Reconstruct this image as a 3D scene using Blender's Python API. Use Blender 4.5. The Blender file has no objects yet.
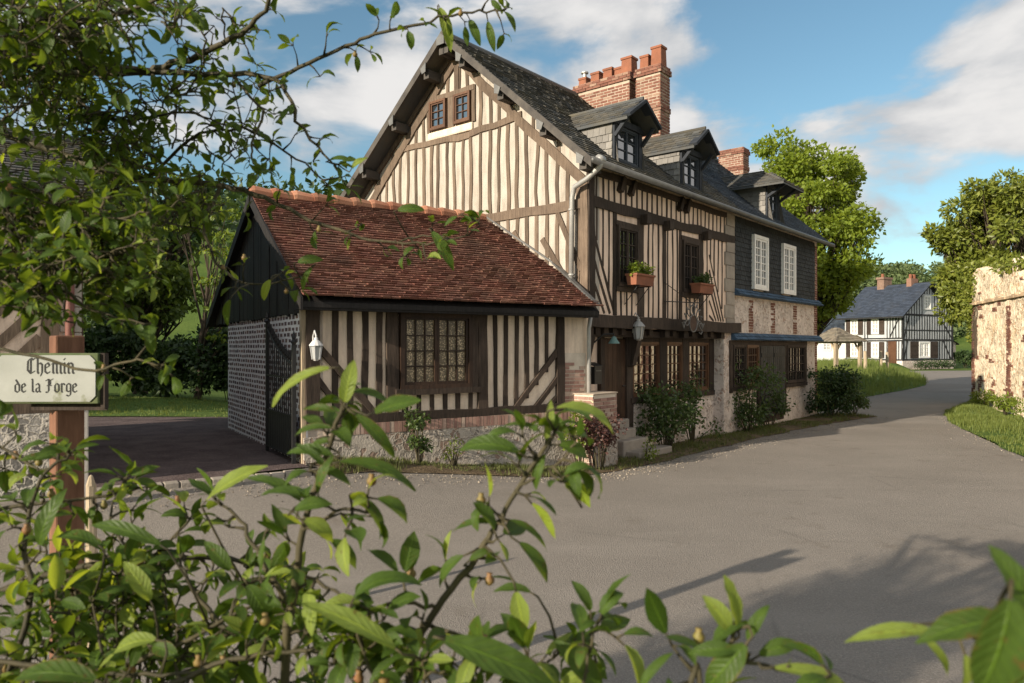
import bpy, math, random
from mathutils import Vector, Matrix, noise
R = math.radians
rnd = random.Random(11)
SC = bpy.context.scene
COL = SC.collection
def smooth(x, a=0., b=1.):
    x = min(1., max(0., (x-a)/(b-a))); return x*x*(3-2*x)
def nz(x, y, s=1., z=0.): return noise.noise(Vector((x*s, y*s, z)))

# ------------------------------------------------------------------ materials
class NT:
    def __init__(s, name):
        s.m = bpy.data.materials.new(name); s.m.use_nodes = True
        s.t = s.m.node_tree; s.n = s.t.nodes; s.n.clear()
        s.out = s.n.new('ShaderNodeOutputMaterial'); s.co = None; s.geo = None
    def new(s, typ, **kw):
        n = s.n.new(typ)
        for k, v in kw.items(): setattr(n, k, v)
        return n
    def link(s, a, b): s.t.links.new(a, b)
    def obj(s):
        if not s.co: s.co = s.new('ShaderNodeTexCoord')
        return s.co.outputs['Object']
    def geom(s):
        if not s.geo: s.geo = s.new('ShaderNodeNewGeometry')
        return s.geo
    def setv(s, sock, v):
        if hasattr(v, 'is_output'): s.link(v, sock)
        elif isinstance(v, tuple) and len(v) == 3 and sock.type == 'RGBA': sock.default_value = (*v, 1)
        else: sock.default_value = v
    def noise(s, scale, detail=4, rough=.55, vec=None, dist=0.):
        n = s.new('ShaderNodeTexNoise'); n.inputs['Scale'].default_value = scale
        n.inputs['Detail'].default_value = detail; n.inputs['Roughness'].default_value = rough
        n.inputs['Distortion'].default_value = dist
        s.link(vec or s.obj(), n.inputs['Vector']); return n.outputs['Fac']
    def vor(s, scale, feat='F1', vec=None, out='Distance', rnd_=1.):
        n = s.new('ShaderNodeTexVoronoi'); n.feature = feat; n.inputs['Scale'].default_value = scale
        n.inputs['Randomness'].default_value = rnd_
        s.link(vec or s.obj(), n.inputs['Vector']); return n.outputs[out]
    def scale(s, v, vec=None):
        n = s.new('ShaderNodeMapping'); n.inputs['Scale'].default_value = v
        s.link(vec or s.obj(), n.inputs['Vector']); return n.outputs['Vector']
    def ramp(s, f, a, b, lo=0., hi=1.):
        n = s.new('ShaderNodeMapRange'); n.inputs[1].default_value = a; n.inputs[2].default_value = b
        n.inputs[3].default_value = lo; n.inputs[4].default_value = hi; s.setv(n.inputs[0], f); return n.outputs[0]
    def mix(s, f, a, b, mode='MIX'):
        n = s.new('ShaderNodeMix', data_type='RGBA', blend_type=mode)
        s.setv(n.inputs[0], f); s.setv(n.inputs[6], a); s.setv(n.inputs[7], b); return n.outputs[2]
    def math(s, op, a, b=0.):
        n = s.new('ShaderNodeMath', operation=op); s.setv(n.inputs[0], a); s.setv(n.inputs[1], b); return n.outputs[0]
    def island(s): return s.geom().outputs['Random Per Island']
    def bump(s, h, st=.4, d=.01):
        n = s.new('ShaderNodeBump'); n.inputs['Strength'].default_value = st; n.inputs['Distance'].default_value = d
        s.link(h, n.inputs['Height']); return n.outputs[0]
    def done(s, col, rough=.8, bump=None, spec=.4, metal=0., trans=None, **kw):
        b = s.new('ShaderNodeBsdfPrincipled')
        s.setv(b.inputs['Base Color'], col); s.setv(b.inputs['Roughness'], rough)
        s.setv(b.inputs['Specular IOR Level'], spec); s.setv(b.inputs['Metallic'], metal)
        if bump is not None: s.link(bump, b.inputs['Normal'])
        for k, v in kw.items(): s.setv(b.inputs[k], v)
        o = b.outputs[0]
        if trans is not None:
            t = s.new('ShaderNodeBsdfTranslucent'); s.setv(t.inputs[0], trans[1])
            m = s.new('ShaderNodeMixShader'); m.inputs[0].default_value = trans[0]
            s.link(o, m.inputs[1]); s.link(t.outputs[0], m.inputs[2]); o = m.outputs[0]
        s.link(o, s.out.inputs[0]); return s.m

def simple(name, c1, c2=None, sc=6., rough=.8, spec=.3, isl=0., bst=.3, bd=.006, bsc=40., metal=0.):
    n = NT(name); c = n.mix(n.ramp(n.noise(sc), .3, .7), c1, c2 or c1)
    if isl: c = n.mix(1., c, n.mix(n.island(), (1-isl,)*3, (1+isl,)*3), 'MULTIPLY')
    return n.done(c, rough, n.bump(n.noise(bsc, 5), bst, bd), spec, metal)

def wood(name, c1, c2, rough=.8):
    n = NT(name); v = n.scale((1, 1, .12))
    g = n.noise(30, 6, .65, v); c = n.mix(n.ramp(g, .3, .72), c1, c2)
    c = n.mix(n.ramp(n.noise(1.6, 5), .45, .7, 0, .55), c, tuple(x*.5 for x in c1))
    c = n.mix(1., c, n.mix(n.island(), (.72,)*3, (1.25,)*3), 'MULTIPLY')
    return n.done(c, rough, n.bump(g, .6, .01), .25)

def m_plaster(name, c1, c2, c3):
    n = NT(name)
    c = n.mix(n.ramp(n.noise(1.3, 6, .6), .35, .7), c1, c2)
    v = n.scale((1, 1, .18))
    c = n.mix(n.ramp(n.noise(7, 6, .65, v), .46, .74, 0, .9), c, c3)
    c = n.mix(n.ramp(n.noise(30, 4), .55, .8, 0, .35), c, c3)
    h = n.math('ADD', n.noise(60, 6, .6), n.math('MULTIPLY', n.noise(7, 3), 2.))
    return n.done(c, .92, n.bump(h, .5, .012), .15)
PLASTER = m_plaster('lime_plaster', (.45, .412, .36), (.385, .345, .295), (.24, .21, .175))
PLASTER_F = m_plaster('street_plaster', (.84, .66, .53), (.74, .57, .45), (.48, .37, .29))
PLASTER_P = m_plaster('annex_plaster', (.80, .67, .53), (.70, .57, .45), (.46, .37, .29))
WHITEWASH = m_plaster('whitewash', (.80, .80, .76), (.72, .72, .68), (.58, .56, .5))
TIMBER = wood('weathered_timber', (.085, .06, .043), (.175, .13, .095))
DARKTIMBER = wood('tarred_timber', (.026, .019, .015), (.075, .054, .041))
BOARD = wood('black_weatherboard', (.008, .007, .007), (.028, .025, .024), .7)
POSTWOOD = wood('post_wood', (.16, .075, .045), (.26, .13, .08))
BROWNWOOD = wood('window_wood', (.07, .033, .018), (.12, .058, .03), .5)
PALEWOOD = wood('pale_wood', (.30, .24, .16), (.45, .36, .26))
WHITEPAINT = simple('white_paint', (.78, .77, .74), (.7, .69, .66), 8, .5)
BLACKIRON = simple('black_iron', (.012, .012, .013), (.02, .02, .02), 20, .5, .4)
ZINC = simple('zinc', (.30, .30, .29), (.40, .39, .37), 5, .5, .5, metal=.35)
ZINC_D = simple('dark_zinc', (.085, .085, .085), (.13, .13, .125), 5, .5, .5, metal=.3)
LANTERN_W = simple('lantern_metal', (.5, .5, .5), (.62, .62, .62), 9, .45)
COPPER = simple('verdigris', (.10, .19, .18), (.16, .26, .24), 12, .6)
DARKROOM = simple('dark_interior', (.006, .006, .006))

def m_tile(name, base, moss, mamt, isl=.45, alt=None):
    n = NT(name); c = n.mix(n.island(), tuple(x*(1-isl) for x in base), tuple(x*(1+isl) for x in base))
    if alt:
        w = n.math('FRACT', n.math('MULTIPLY', n.island(), 17.3)); c = n.mix(n.ramp(w, .55, .9, 0, .75), c, alt)
    c = n.mix(n.ramp(n.noise(1.1, 6, .65), .62-mamt*.35, .75, 0, .7), c, moss)
    c = n.mix(n.ramp(n.noise(22, 4), .55, .75, 0, .4), c, tuple(x*.6 for x in moss))
    return n.done(c, .75, n.bump(n.noise(60, 5), .5, .006), .3)
TILE = m_tile('clay_tile', (.145, .058, .041), (.07, .048, .036), .5, .26, (.20, .10, .066))
SLATE = m_tile('blue_slate', (.044, .058, .078), (.06, .06, .045), .05, .35)
SLATE_OLD = m_tile('old_slate', (.062, .066, .069), (.14, .118, .07), .6, .5, (.11, .10, .085))
SLATE_GREY = m_tile('grey_slate', (.20, .19, .175), (.13, .115, .085), .3, .25)
SLATE_DARK = m_tile('hung_slate', (.020, .024, .027), (.032, .036, .036), .3, .4)
BANDSLATE = m_tile('band_slate', (.045, .085, .14), (.04, .06, .09), .1, .3)

def m_brickisl(name, c1, c2, c3):
    n = NT(name); c = n.mix(n.island(), c1, c2)
    w = n.math('FRACT', n.math('MULTIPLY', n.island(), 23.7)); c = n.mix(n.ramp(w, .7, .95, 0, .8), c, c3)
    c = n.mix(n.ramp(n.noise(14, 5), .5, .8, 0, .45), c, tuple(x*.5 for x in c1))
    return n.done(c, .9, n.bump(n.noise(70, 5), .5, .006), .15)
BRICK = m_brickisl('red_brick', (.15, .067, .05), (.225, .108, .078), (.33, .23, .17))
PALEBRICK = m_brickisl('pale_brick', (.24, .14, .115), (.36, .23, .185), (.46, .37, .30))
BRICK_D = m_brickisl('dark_brick', (.10, .078, .085), (.19, .135, .13), (.27, .18, .15))
POT = simple('terracotta', (.27, .105, .06), (.18, .075, .045), 5, .85)
MORTAR = simple('mortar', (.62, .55, .46), (.5, .44, .36), 6, .95, .1, bst=.5)
MORTAR_G = simple('grey_mortar', (.78, .77, .78), (.66, .65, .66), 5, .95, .1, bst=.6)
MORTAR_D = simple('brown_mortar', (.46, .38, .30), (.34, .28, .22), 6, .95, .1, bst=.5)

def m_rubble(name, mort, stones, sc=9., amt=.5, red=None):
    n = NT(name); w_ = n.new('ShaderNodeTexNoise'); w_.inputs['Scale'].default_value = 7.; w_.inputs['Detail'].default_value = 3; n.link(n.obj(), w_.inputs['Vector']); d = n.mix(.16, n.obj(), w_.outputs['Color'])
    e = n.vor(sc, 'DISTANCE_TO_EDGE', d); r = n.vor(sc, 'F1', d, 'Color')
    rr = n.math('FRACT', n.math('MULTIPLY', r, 3.7))
    c = n.mix(rr, stones[0], stones[1]); c = n.mix(n.ramp(n.math('FRACT', n.math('MULTIPLY', r, 9.1)), .75, .8), c, stones[2])
    inmask = n.math('MULTIPLY', n.ramp(e, .05, .16), n.ramp(n.math('ADD', n.noise(2.2, 5), n.math('MULTIPLY', rr, .25)), .78-amt*.5, .83-amt*.5))
    cm = n.mix(n.ramp(n.noise(3, 6), .35, .7), mort, tuple(x*.72 for x in mort))
    cm = n.mix(n.ramp(n.noise(25, 4), .55, .8, 0, .5), cm, tuple(x*.5 for x in mort))
    c = n.mix(n.ramp(n.noise(45, 5), .5, .75, 0, .5), c, tuple(x*.45 for x in stones[0])); c = n.mix(inmask, cm, c)
    if red: c = n.mix(n.ramp(n.noise(1.0, 4), .55, .75, 0, .5), c, red)
    h = n.math('ADD', n.math('MULTIPLY', inmask, -.6), n.math('MULTIPLY', n.noise(30, 6), .8))
    return n.done(c, .93, n.bump(h, .8, .025), .12)
FLINT = m_rubble('flint_rubble', (.46, .41, .35), ((.16, .14, .125), (.42, .38, .33), (.26, .19, .15)), 13, .6)
RUBBLE_F = m_rubble('house_rubble', (.74, .645, .575), ((.30, .245, .21), (.64, .555, .485), (.42, .31, .25)), 15, .42, (.70, .60, .52))
RUBBLE_W = m_rubble('garden_wall_rubble', (.80, .68, .51), ((.36, .28, .20), (.70, .57, .41), (.48, .32, .2)), 8, .4, (.78, .60, .34))
STONE = simple('dressed_stone', (.36, .32, .27), (.25, .22, .19), 4, .9, .15, isl=.15, bst=.6, bd=.012)

def m_asphalt():
    n = NT('asphalt')
    c = n.mix(n.ramp(n.noise(.5, 6, .6), .3, .7), (.205, .182, .158), (.265, .236, .206))
    c = n.mix(n.ramp(n.noise(55, 3), .35, .75, 0, .6), c, (.125, .11, .092))
    s = n.vor(130, 'F1', None, 'Color'); c = n.mix(n.ramp(s, .72, .9, 0, .5), c, (.38, .345, .30))
    v = n.scale((.35, 1.2, 1)); c = n.mix(n.ramp(n.noise(.9, 5, .6, v), .52, .72, 0, .45), c, (.29, .262, .228))
    w = n.mix(.35, n.obj(), n.new('ShaderNodeTexNoise').outputs['Color'])
    cr = n.vor(.55, 'DISTANCE_TO_EDGE', w); cm = n.math('MULTIPLY', n.ramp(cr, .0, .012, 1, 0), n.ramp(n.noise(.7, 2), .5, .6))
    c = n.mix(n.math('MULTIPLY', cm, .3), c, (.08, .07, .06))
    pt = n.vor(.33, 'F1', w, 'Color'); c = n.mix(n.ramp(pt, .80, .805, 0, .4), c, (.15, .125, .10))
    st = n.math('MULTIPLY', n.ramp(n.noise(1.7, 6, .65), .58, .70), n.ramp(n.noise(.35, 3), .42, .6)); c = n.mix(n.math('MULTIPLY', st, .75), c, (.14, .115, .09))
    h = n.math('ADD', n.vor(110), n.math('MULTIPLY', n.noise(40, 4), .7))
    return n.done(c, .88, n.bump(h, .55, .012), .25)
ASPHALT = m_asphalt()
def m_soil(name, a, b, sc=18.):
    n = NT(name); c = n.mix(n.ramp(n.noise(2.5, 6), .35, .65), a, b)
    v = n.vor(sc*3, 'F1', None, 'Color'); c = n.mix(n.ramp(v, .5, .95, 0, .6), c, tuple(x*1.9 for x in b))
    return n.done(c, .95, n.bump(n.noise(sc*2, 6), .8, .03), .1)
SOIL = m_soil('verge_soil', (.075, .055, .035), (.14, .105, .065))
GRAVEL = m_soil('gravel', (.075, .056, .055), (.13, .10, .095), 30)
def m_ground():
    n = NT('meadow')
    c = n.mix(n.ramp(n.noise(.25, 6), .35, .65), (.055, .10, .02), (.11, .16, .035))
    c = n.mix(n.ramp(n.noise(8, 5), .4, .75, 0, .6), c, (.045, .065, .018))
    return n.done(c, .95, n.bump(n.noise(14, 6), .8, .06), .1)
GROUND = m_ground()
def m_leaf(name, a, b, tr, amt=.3, rough=.5, back=None, spec=.4):
    n = NT(name); c = n.mix(n.island(), a, b)
    c = n.mix(n.ramp(n.noise(9, 3), .3, .7, 0, .35), c, tuple(x*.6 for x in a))
    if back: c = n.mix(n.geom().outputs['Backfacing'], c, back)
    return n.done(c, rough, None, spec, trans=(amt, tr))
def m_apple(name, a, b, tr, amt, back):
    n = NT(name); tc = n.new('ShaderNodeTexCoord'); sp = n.new('ShaderNodeSeparateXYZ'); n.link(tc.outputs['UV'], sp.inputs[0])
    ac = n.math('ABSOLUTE', sp.outputs[0]); tt = sp.outputs[1]
    c = n.mix(n.island(), a, b); c = n.mix(n.geom().outputs['Backfacing'], c, back)
    c = n.mix(n.ramp(n.noise(60, 4), .35, .7, 0, .45), c, tuple(x*.55 for x in a))
    sv = n.math('SINE', n.math('MULTIPLY', n.math('SUBTRACT', tt, n.math('MULTIPLY', ac, .22)), 52.))
    vein = n.math('MAXIMUM', n.ramp(ac, .03, .075, .8, 0), n.ramp(sv, .88, 1., 0, .35))
    c = n.mix(vein, c, tuple(min(1, x*1.7) for x in b))
    w = n.math('FRACT', n.math('MULTIPLY', n.island(), 31.7))
    spot = n.math('MULTIPLY', n.ramp(n.noise(130, 3), .62, .68), n.ramp(w, .45, .6)); c = n.mix(n.math('MULTIPLY', spot, .8), c, (.10, .06, .02))
    edge = n.math('MULTIPLY', n.ramp(n.math('ADD', ac, n.math('MULTIPLY', n.noise(90, 3), .5)), 1.1, 1.3), n.ramp(w, .6, .7)); c = n.mix(n.math('MULTIPLY', edge, .7), c, (.14, .075, .025))
    h = n.math('SUBTRACT', n.math('MULTIPLY', sv, .25), n.math('MULTIPLY', vein, 1.))
    return n.done(c, .46, n.bump(n.math('ADD', h, n.math('MULTIPLY', n.noise(110, 3), .8)), .55, .0016), .2, trans=(amt, tr))
L_APPLE = m_apple('apple_leaf', (.017, .042, .005), (.060, .105, .011), (.24, .33, .018), .30, (.055, .095, .018))
L_YOUNG = m_apple('young_apple_leaf', (.15, .215, .022), (.24, .30, .038), (.48, .55, .035), .42, (.20, .26, .06))
L_FRESH = m_leaf('fresh_leaf', (.10, .155, .018), (.18, .235, .028), (.34, .40, .03), .35, .5)
L_LIME = m_leaf('lime_leaf', (.115, .17, .018), (.225, .285, .032), (.42, .48, .04), .42, .55)
L_GARDEN = m_leaf('garden_tree_leaf', (.055, .095, .014), (.13, .175, .026), (.22, .28, .03), .3, .55)
L_LAUREL = m_leaf('laurel_leaf', (.10, .135, .02), (.24, .265, .045), (.32, .33, .04), .3, .45)
L_DARK = m_leaf('dark_shrub_leaf', (.018, .04, .012), (.045, .08, .02), (.06, .12, .02), .2, .5)
L_HEDGE = m_leaf('hedge_leaf', (.022, .045, .013), (.05, .085, .022), (.08, .14, .02), .2, .55)
L_ROSE = m_leaf('rose_leaf', (.03, .06, .016), (.085, .125, .03), (.14, .2, .04), .25, .45)
L_RED = m_leaf('dark_red_leaf', (.06, .022, .022), (.10, .05, .035), (.15, .05, .04), .2, .5)
L_WOOD = m_leaf('far_wood_leaf', (.065, .10, .035), (.13, .17, .06), (.15, .2, .06), .15, .7)
L_GRASS = m_leaf('grass_blade', (.10, .145, .03), (.20, .235, .055), (.26, .30, .05), .35, .6)
L_GRASS_D = m_leaf('rough_grass_blade', (.07, .095, .022), (.16, .17, .05), (.18, .2, .05), .3, .65)
BARK = wood('bark', (.035, .027, .02), (.085, .065, .045), .9)
TWIG = wood('twig_bark', (.035, .032, .018), (.085, .07, .036), .7)
FRUIT = simple('young_fruit', (.20, .09, .04), (.16, .15, .04), 30, .5)
FLOWER = simple('cream_petals', (.55, .50, .35), (.45, .42, .25), 30, .7)

def m_glass(name, tint=(.012, .013, .013), ior=2.0, wav=.012):
    n = NT(name); b = n.bump(n.noise(5, 2), .12, wav)
    return n.done(tint, .03, b, .9, IOR=ior)
GLASS = m_glass('window_glass', ior=2.6)
GLASS_S = m_glass('sky_glass', (.03, .035, .04), 2.2)
def m_lace():
    n = NT('lace_curtain'); v = n.vor(38, 'F1'); 
    c = n.mix(n.ramp(n.math('ADD', v, n.math('ADD', n.math('MULTIPLY', n.noise(70, 3), .5), n.math('MULTIPLY', n.noise(16, 3, .5, n.scale((1, 1, .08))), .7))), .72, 1.08), (.62, .48, .30), (.13, .10, .06))
    return n.done(c, .35, n.bump(n.noise(40, 3), .3, .01), .5)
LACE = m_lace()

# ------------------------------------------------------------------ mesh helpers
class MB:
    def __init__(s): s.v = []; s.f = []; s.uv = []
    def add(s, vs, fs):
        o = len(s.v); s.v += [tuple(v) for v in vs]; s.f += [tuple(i+o for i in f) for f in fs]
    def hexa(s, p): s.add(p, [(0, 3, 2, 1), (4, 5, 6, 7), (0, 1, 5, 4), (1, 2, 6, 5), (2, 3, 7, 6), (3, 0, 4, 7)])
    def box(s, a, b):
        (x0, y0, z0), (x1, y1, z1) = a, b
        s.hexa([(x0, y0, z0), (x1, y0, z0), (x1, y1, z0), (x0, y1, z0), (x0, y0, z1), (x1, y0, z1), (x1, y1, z1), (x0, y1, z1)])
    def pbox(s, P, a0, a1, z0, z1, o0, o1):
        s.hexa([P(a0, z0, o1), P(a1, z0, o1), P(a1, z0, o0), P(a0, z0, o0), P(a0, z1, o1), P(a1, z1, o1), P(a1, z1, o0), P(a0, z1, o0)])
    def prism(s, poly, ext):
        n = len(poly); e = Vector(ext); p = [Vector(q) for q in poly]
        s.add(p+[q+e for q in p], [tuple(range(n))[::-1], tuple(range(n, 2*n))]+[(i, (i+1) % n, n+(i+1) % n, n+i) for i in range(n)])
    def bar(s, p, q, w, h=None, up=(0, 0, 1)):
        p = Vector(p); q = Vector(q); d = (q-p).normalized(); u = Vector(up)
        if abs(d.dot(u)) > .95: u = Vector((1, 0, 0))
        a = d.cross(u).normalized()*w/2; b = d.cross(a).normalized()*(h or w)/2
        s.hexa([p-a-b, p+a-b, p+a+b, p-a+b, q-a-b, q+a-b, q+a+b, q-a+b])
    def tube(s, path, r, n=7):
        path = [Vector(p) for p in path]; m = len(path)
        rs = r if isinstance(r, (list, tuple)) else [r]*m
        vs = []; fs = []; a = None
        for i, p in enumerate(path):
            d = (path[min(i+1, m-1)]-path[max(i-1, 0)]).normalized()
            if a is None:
                a = d.cross(Vector((.31, .2, .93)));
                if a.length < .1: a = d.cross(Vector((1, 0, 0)))
            a = (a-d*a.dot(d)).normalized(); b = d.cross(a)
            for k in range(n):
                t = 2*math.pi*k/n; vs.append(p+(a*math.cos(t)+b*math.sin(t))*rs[i])
        for i in range(m-1):
            for k in range(n):
                fs.append((i*n+k, i*n+(k+1) % n, (i+1)*n+(k+1) % n, (i+1)*n+k))
        fs.append(tuple(range(n))[::-1]); fs.append(tuple(range((m-1)*n, m*n))); s.add(vs, fs)
    def lathe(s, prof, c=(0, 0, 0), n=12):
        c = Vector(c); vs = []; fs = []
        for r, z in prof:
            for k in range(n): t = 2*math.pi*k/n; vs.append(c+Vector((r*math.cos(t), r*math.sin(t), z)))
        for i in range(len(prof)-1):
            for k in range(n): fs.append((i*n+k, i*n+(k+1) % n, (i+1)*n+(k+1) % n, (i+1)*n+k))
        fs.append(tuple(range(n))[::-1]); fs.append(tuple(range((len(prof)-1)*n, len(prof)*n))); s.add(vs, fs)
    def timber(s, P, a0, z0, a1, z1, w, proud=.02, wob=.012, back=-.02):
        L = math.hypot(a1-a0, z1-z0); n = max(2, int(L/.3)); d = ((a1-a0)/L, (z1-z0)/L); p = (-d[1], d[0]); vs = []; ph = rnd.random()*99
        w *= rnd.uniform(.86, 1.14)
        for i in range(n+1):
            t = i/n; j = wob*noise.noise(Vector((ph, t*L*1.3, 0)))*2; ww = w*(1+.22*noise.noise(Vector((ph+50, t*L*2.2, 0))))/2
            ca = a0+d[0]*L*t+p[0]*j; cz = z0+d[1]*L*t+p[1]*j
            q = proud+.008*noise.noise(Vector((ph+20, t*L*3, 0)))
            l = (ca+p[0]*ww, cz+p[1]*ww); r = (ca-p[0]*ww, cz-p[1]*ww)
            vs += [P(l[0], l[1], back), P(l[0], l[1], q), P(r[0], r[1], q), P(r[0], r[1], back)]
        fs = [(0, 1, 2, 3), tuple(range(4*n, 4*n+4))[::-1]]
        for i in range(n):
            for k in range(3): fs.append((4*i+k, 4*i+k+1, 4*i+k+5, 4*i+k+4))
        s.add(vs, fs)
    def build(s, name, m, parent=None, loc=None, smooth_=False, bev=0.):
        loc = Vector(loc) if loc else Vector((0, 0, 0))
        me = bpy.data.meshes.new(name)
        me.from_pydata([tuple(Vector(v)-loc) for v in s.v] if loc.length else s.v, [], s.f); me.update()
        if smooth_: me.polygons.foreach_set('use_smooth', [True]*len(me.polygons))
        if s.uv:
            ul = me.uv_layers.new(name='leaf'); vi = [0]*len(me.loops); me.loops.foreach_get('vertex_index', vi)
            ul.data.foreach_set('uv', [c for i in vi for c in s.uv[i]])
        me.materials.append(m); o = bpy.data.objects.new(name, me); o.location = loc; COL.objects.link(o)
        if parent: o.parent = parent
        if bev:
            b = o.modifiers.new('bevel', 'BEVEL'); b.width = bev; b.segments = 2; b.limit_method = 'ANGLE'
        return o
def fixn(o):
    import bmesh
    bm = bmesh.new(); bm.from_mesh(o.data); bmesh.ops.recalc_face_normals(bm, faces=bm.faces); bm.to_mesh(o.data); bm.free(); return o
def tag(o, label=None, cat=None, group=None, kind=None):
    for k, v in (('label', label), ('category', cat), ('group', group), ('kind', kind)):
        if v: o[k] = v
    return o
def thing(name, loc, label, cat, rz=0., group=None):
    o = bpy.data.objects.new(name, None); o.location = loc; o.rotation_euler = (0, 0, rz); o.empty_display_size = .2
    COL.objects.link(o); return tag(o, label, cat, group)

# pixel of the 1024x683 view -> point at distance d in front of the view point
CAM = Vector((0, 0, 2.0)); FPX = 724.; HY = 347.
def at(x, y, d): return Vector(((x-512)/FPX*d, d, 2.0-(y-HY)/FPX*d))

# ------------------------------------------------------------------ terrain
A0 = Vector((1.274, 12.14, 0)); RH = R(50); FS = Vector((math.cos(RH), math.sin(RH), 0)); FT = Vector((-FS.y, FS.x, 0))
C0 = Vector((-2.695, 9.40, 0)); RA = R(32.5); AX = Vector((math.cos(RA), math.sin(RA), 0)); AY = Vector((-AX.y, AX.x, 0))
ROAD_L = [(8.7, 19.6), (10.6, 23.6), (12.6, 27.2), (15.6, 30.6), (18.6, 34.0), (21.6, 37.8), (24.8, 43.5), (28.4, 51), (32.5, 60)]
def polydist(x, y, pts):
    best = 1e9; sg = 1
    for (x0, y0), (x1, y1) in zip(pts, pts[1:]):
        dx, dy = x1-x0, y1-y0; t = max(0, min(1, ((x-x0)*dx+(y-y0)*dy)/(dx*dx+dy*dy)))
        d = math.hypot(x-x0-dx*t, y-y0-dy*t)
        if d < best: best = d; sg = 1 if dx*(y-y0)-dy*(x-x0) > 0 else -1
    return best*sg
def H(x, y):
    p = Vector((x, y, 0))-C0; lx = p.dot(AX); ly = p.dot(AY)
    z = (.03+.45*smooth(-lx, -4.9, .4))*smooth(ly, -2.9, -.1)
    if lx > 4.4: z *= max(0., 1-(lx-4.4)/1.5)
    if y > 19 and x > 6:
        d = polydist(x, y, ROAD_L)
        z += .62*smooth(d, .5, 2.4)*smooth(y, 20, 25)
    z += 17*smooth(y-.25*x, 34, 95)*smooth(-x, -14, 14)
    z += 30*smooth(y, 120, 270)
    if y > 100: z += 5*nz(x, y, .012)*smooth(y, 100, 200)
    return z

def grid(xs, ys, f):
    mb = MB(); n = len(xs)
    mb.v = [(x, y, f(x, y)) for y in ys for x in xs]
    mb.f = [(j*n+i, j*n+i+1, (j+1)*n+i+1, (j+1)*n+i) for j in range(len(ys)-1) for i in range(n-1)]
    return mb
def steps(a, b, s0, g=1.12, mx=40.):
    o = [a]; s = s0
    while o[-1] < b: o.append(o[-1]+s); s = min(mx, s*g)
    return o
xs = [-x for x in steps(16, 600, 1.)][::-1]+[-15+.5*i for i in range(90)]+steps(30.5, 700, 1.)
ys = [-x for x in steps(6, 200, 1.)][::-1]+[-5+.5*i for i in range(120)]+steps(55.5, 700, 1.)
tag(grid(xs, ys, lambda x, y: H(x, y)-.07).build('ground', GROUND, smooth_=True), kind='structure')

def inpoly(x, y, pts):
    c = False; j = len(pts)-1
    for i in range(len(pts)):
        xi, yi = pts[i]; xj, yj = pts[j]
        if (yi > y) != (yj > y) and x < (xj-xi)*(y-yi)/(yj-yi)+xi: c = not c
        j = i
    return c
def strip(L, Rr, nseg, nacross, zoff, wobble=0., crown=0.):
    """sheet between two polylines that follows the ground"""
    def res(pl, n):
        d = [0]
        for a, b in zip(pl, pl[1:]): d.append(d[-1]+math.hypot(b[0]-a[0], b[1]-a[1]))
        o = []
        for i in range(n+1):
            t = d[-1]*i/n; k = 0
            while k < len(pl)-2 and d[k+1] < t: k += 1
            u = (t-d[k])/(d[k+1]-d[k]); o.append((pl[k][0]+(pl[k+1][0]-pl[k][0])*u, pl[k][1]+(pl[k+1][1]-pl[k][1])*u))
        return o
    a = res(L, nseg); b = res(Rr, nseg); mb = MB(); m = nacross+1
    for i in range(nseg+1):
        for j in range(m):
            t = j/nacross; x = a[i][0]+(b[i][0]-a[i][0])*t; y = a[i][1]+(b[i][1]-a[i][1])*t
            if wobble and j in (0, nacross): x += wobble*nz(x, y, 1.7); y += wobble*nz(x, y, 1.7, 9)
            mb.v.append((x, y, H(x, y)+zoff+crown*4*t*(1-t)+(crown*.5*nz(x, y, 2.5) if 0 < j < nacross else 0)))
    mb.f = [(i*m+j, i*m+j+1, (i+1)*m+j+1, (i+1)*m+j) for i in range(nseg) for j in range(nacross)]
    return mb
def loc(o, ax, ay, x, y): p = o+ax*x+ay*y; return (p.x, p.y)
# the road: a broad apron in front of the house narrowing into the lane behind
RL = [(-16, .5), (-11, 4.2), (-7.5, 5.9), loc(C0, AX, AY, -2.6, -.55), loc(C0, AX, AY, 0, -.3), loc(C0, AX, AY, 4.3, -.3), loc(A0, FS, FT, 2, .15), loc(A0, FS, FT, 6, .15), loc(A0, FS, FT, 11.5, .3)]+ROAD_L[1:]
RR = [(-12, -5), (-7, .5), (-4.3, 2.9), (-1.6, 2.6), (1.2, 1.0), (3.5, -.5), (6.5, 4.5), (8.6, 11.2), (9.75, 14.4), (10.9, 17.4), (11.9, 19.8), (13.3, 22.2), (15.6, 24.8), (19.5, 28.4), (24.0, 33.0), (28.0, 39), (31.8, 48), (36, 58)]
tag(strip(RL, RR, 170, 30, .0).build('road', ASPHALT, smooth_=True), kind='structure')
# side lane that swings off to the right in front of the far house
tag(strip([(26, 46), (32.5, 60.5), (64, 64)], [(29, 39.5), (35, 48), (64, 52)], 24, 6, .006).build('road', ASPHALT, smooth_=True), kind='structure')
# gravel courtyard and lawn behind it
kb = MB()
for i in range(16):
    x0 = -2.55+i*.165; z = H(*loc(C0, AX, AY, x0, -.55)); a = loc(C0, AX, AY, x0, -.62); b = loc(C0, AX, AY, x0+.152, -.62); c = loc(C0, AX, AY, x0+.152, -.47); d = loc(C0, AX, AY, x0, -.47)
    h = z+.045+rnd.uniform(0, .015); kb.hexa([(*q, z-.06) for q in (a, b, c, d)]+[(*q, h) for q in (a, b, c, d)])
tag(kb.build('kerb', STONE, bev=.012), kind='structure')
tag(strip([loc(C0, AX, AY, -2.6, -.5), (-5.3, 9), (-9.5, 15.9)], [loc(C0, AX, AY, -.02, -.25), loc(C0, AX, AY, 0, 2.5), (-5.2, 15.9)], 40, 10, .012).build('gravel_drive', GRAVEL, smooth_=True), kind='structure')

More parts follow.
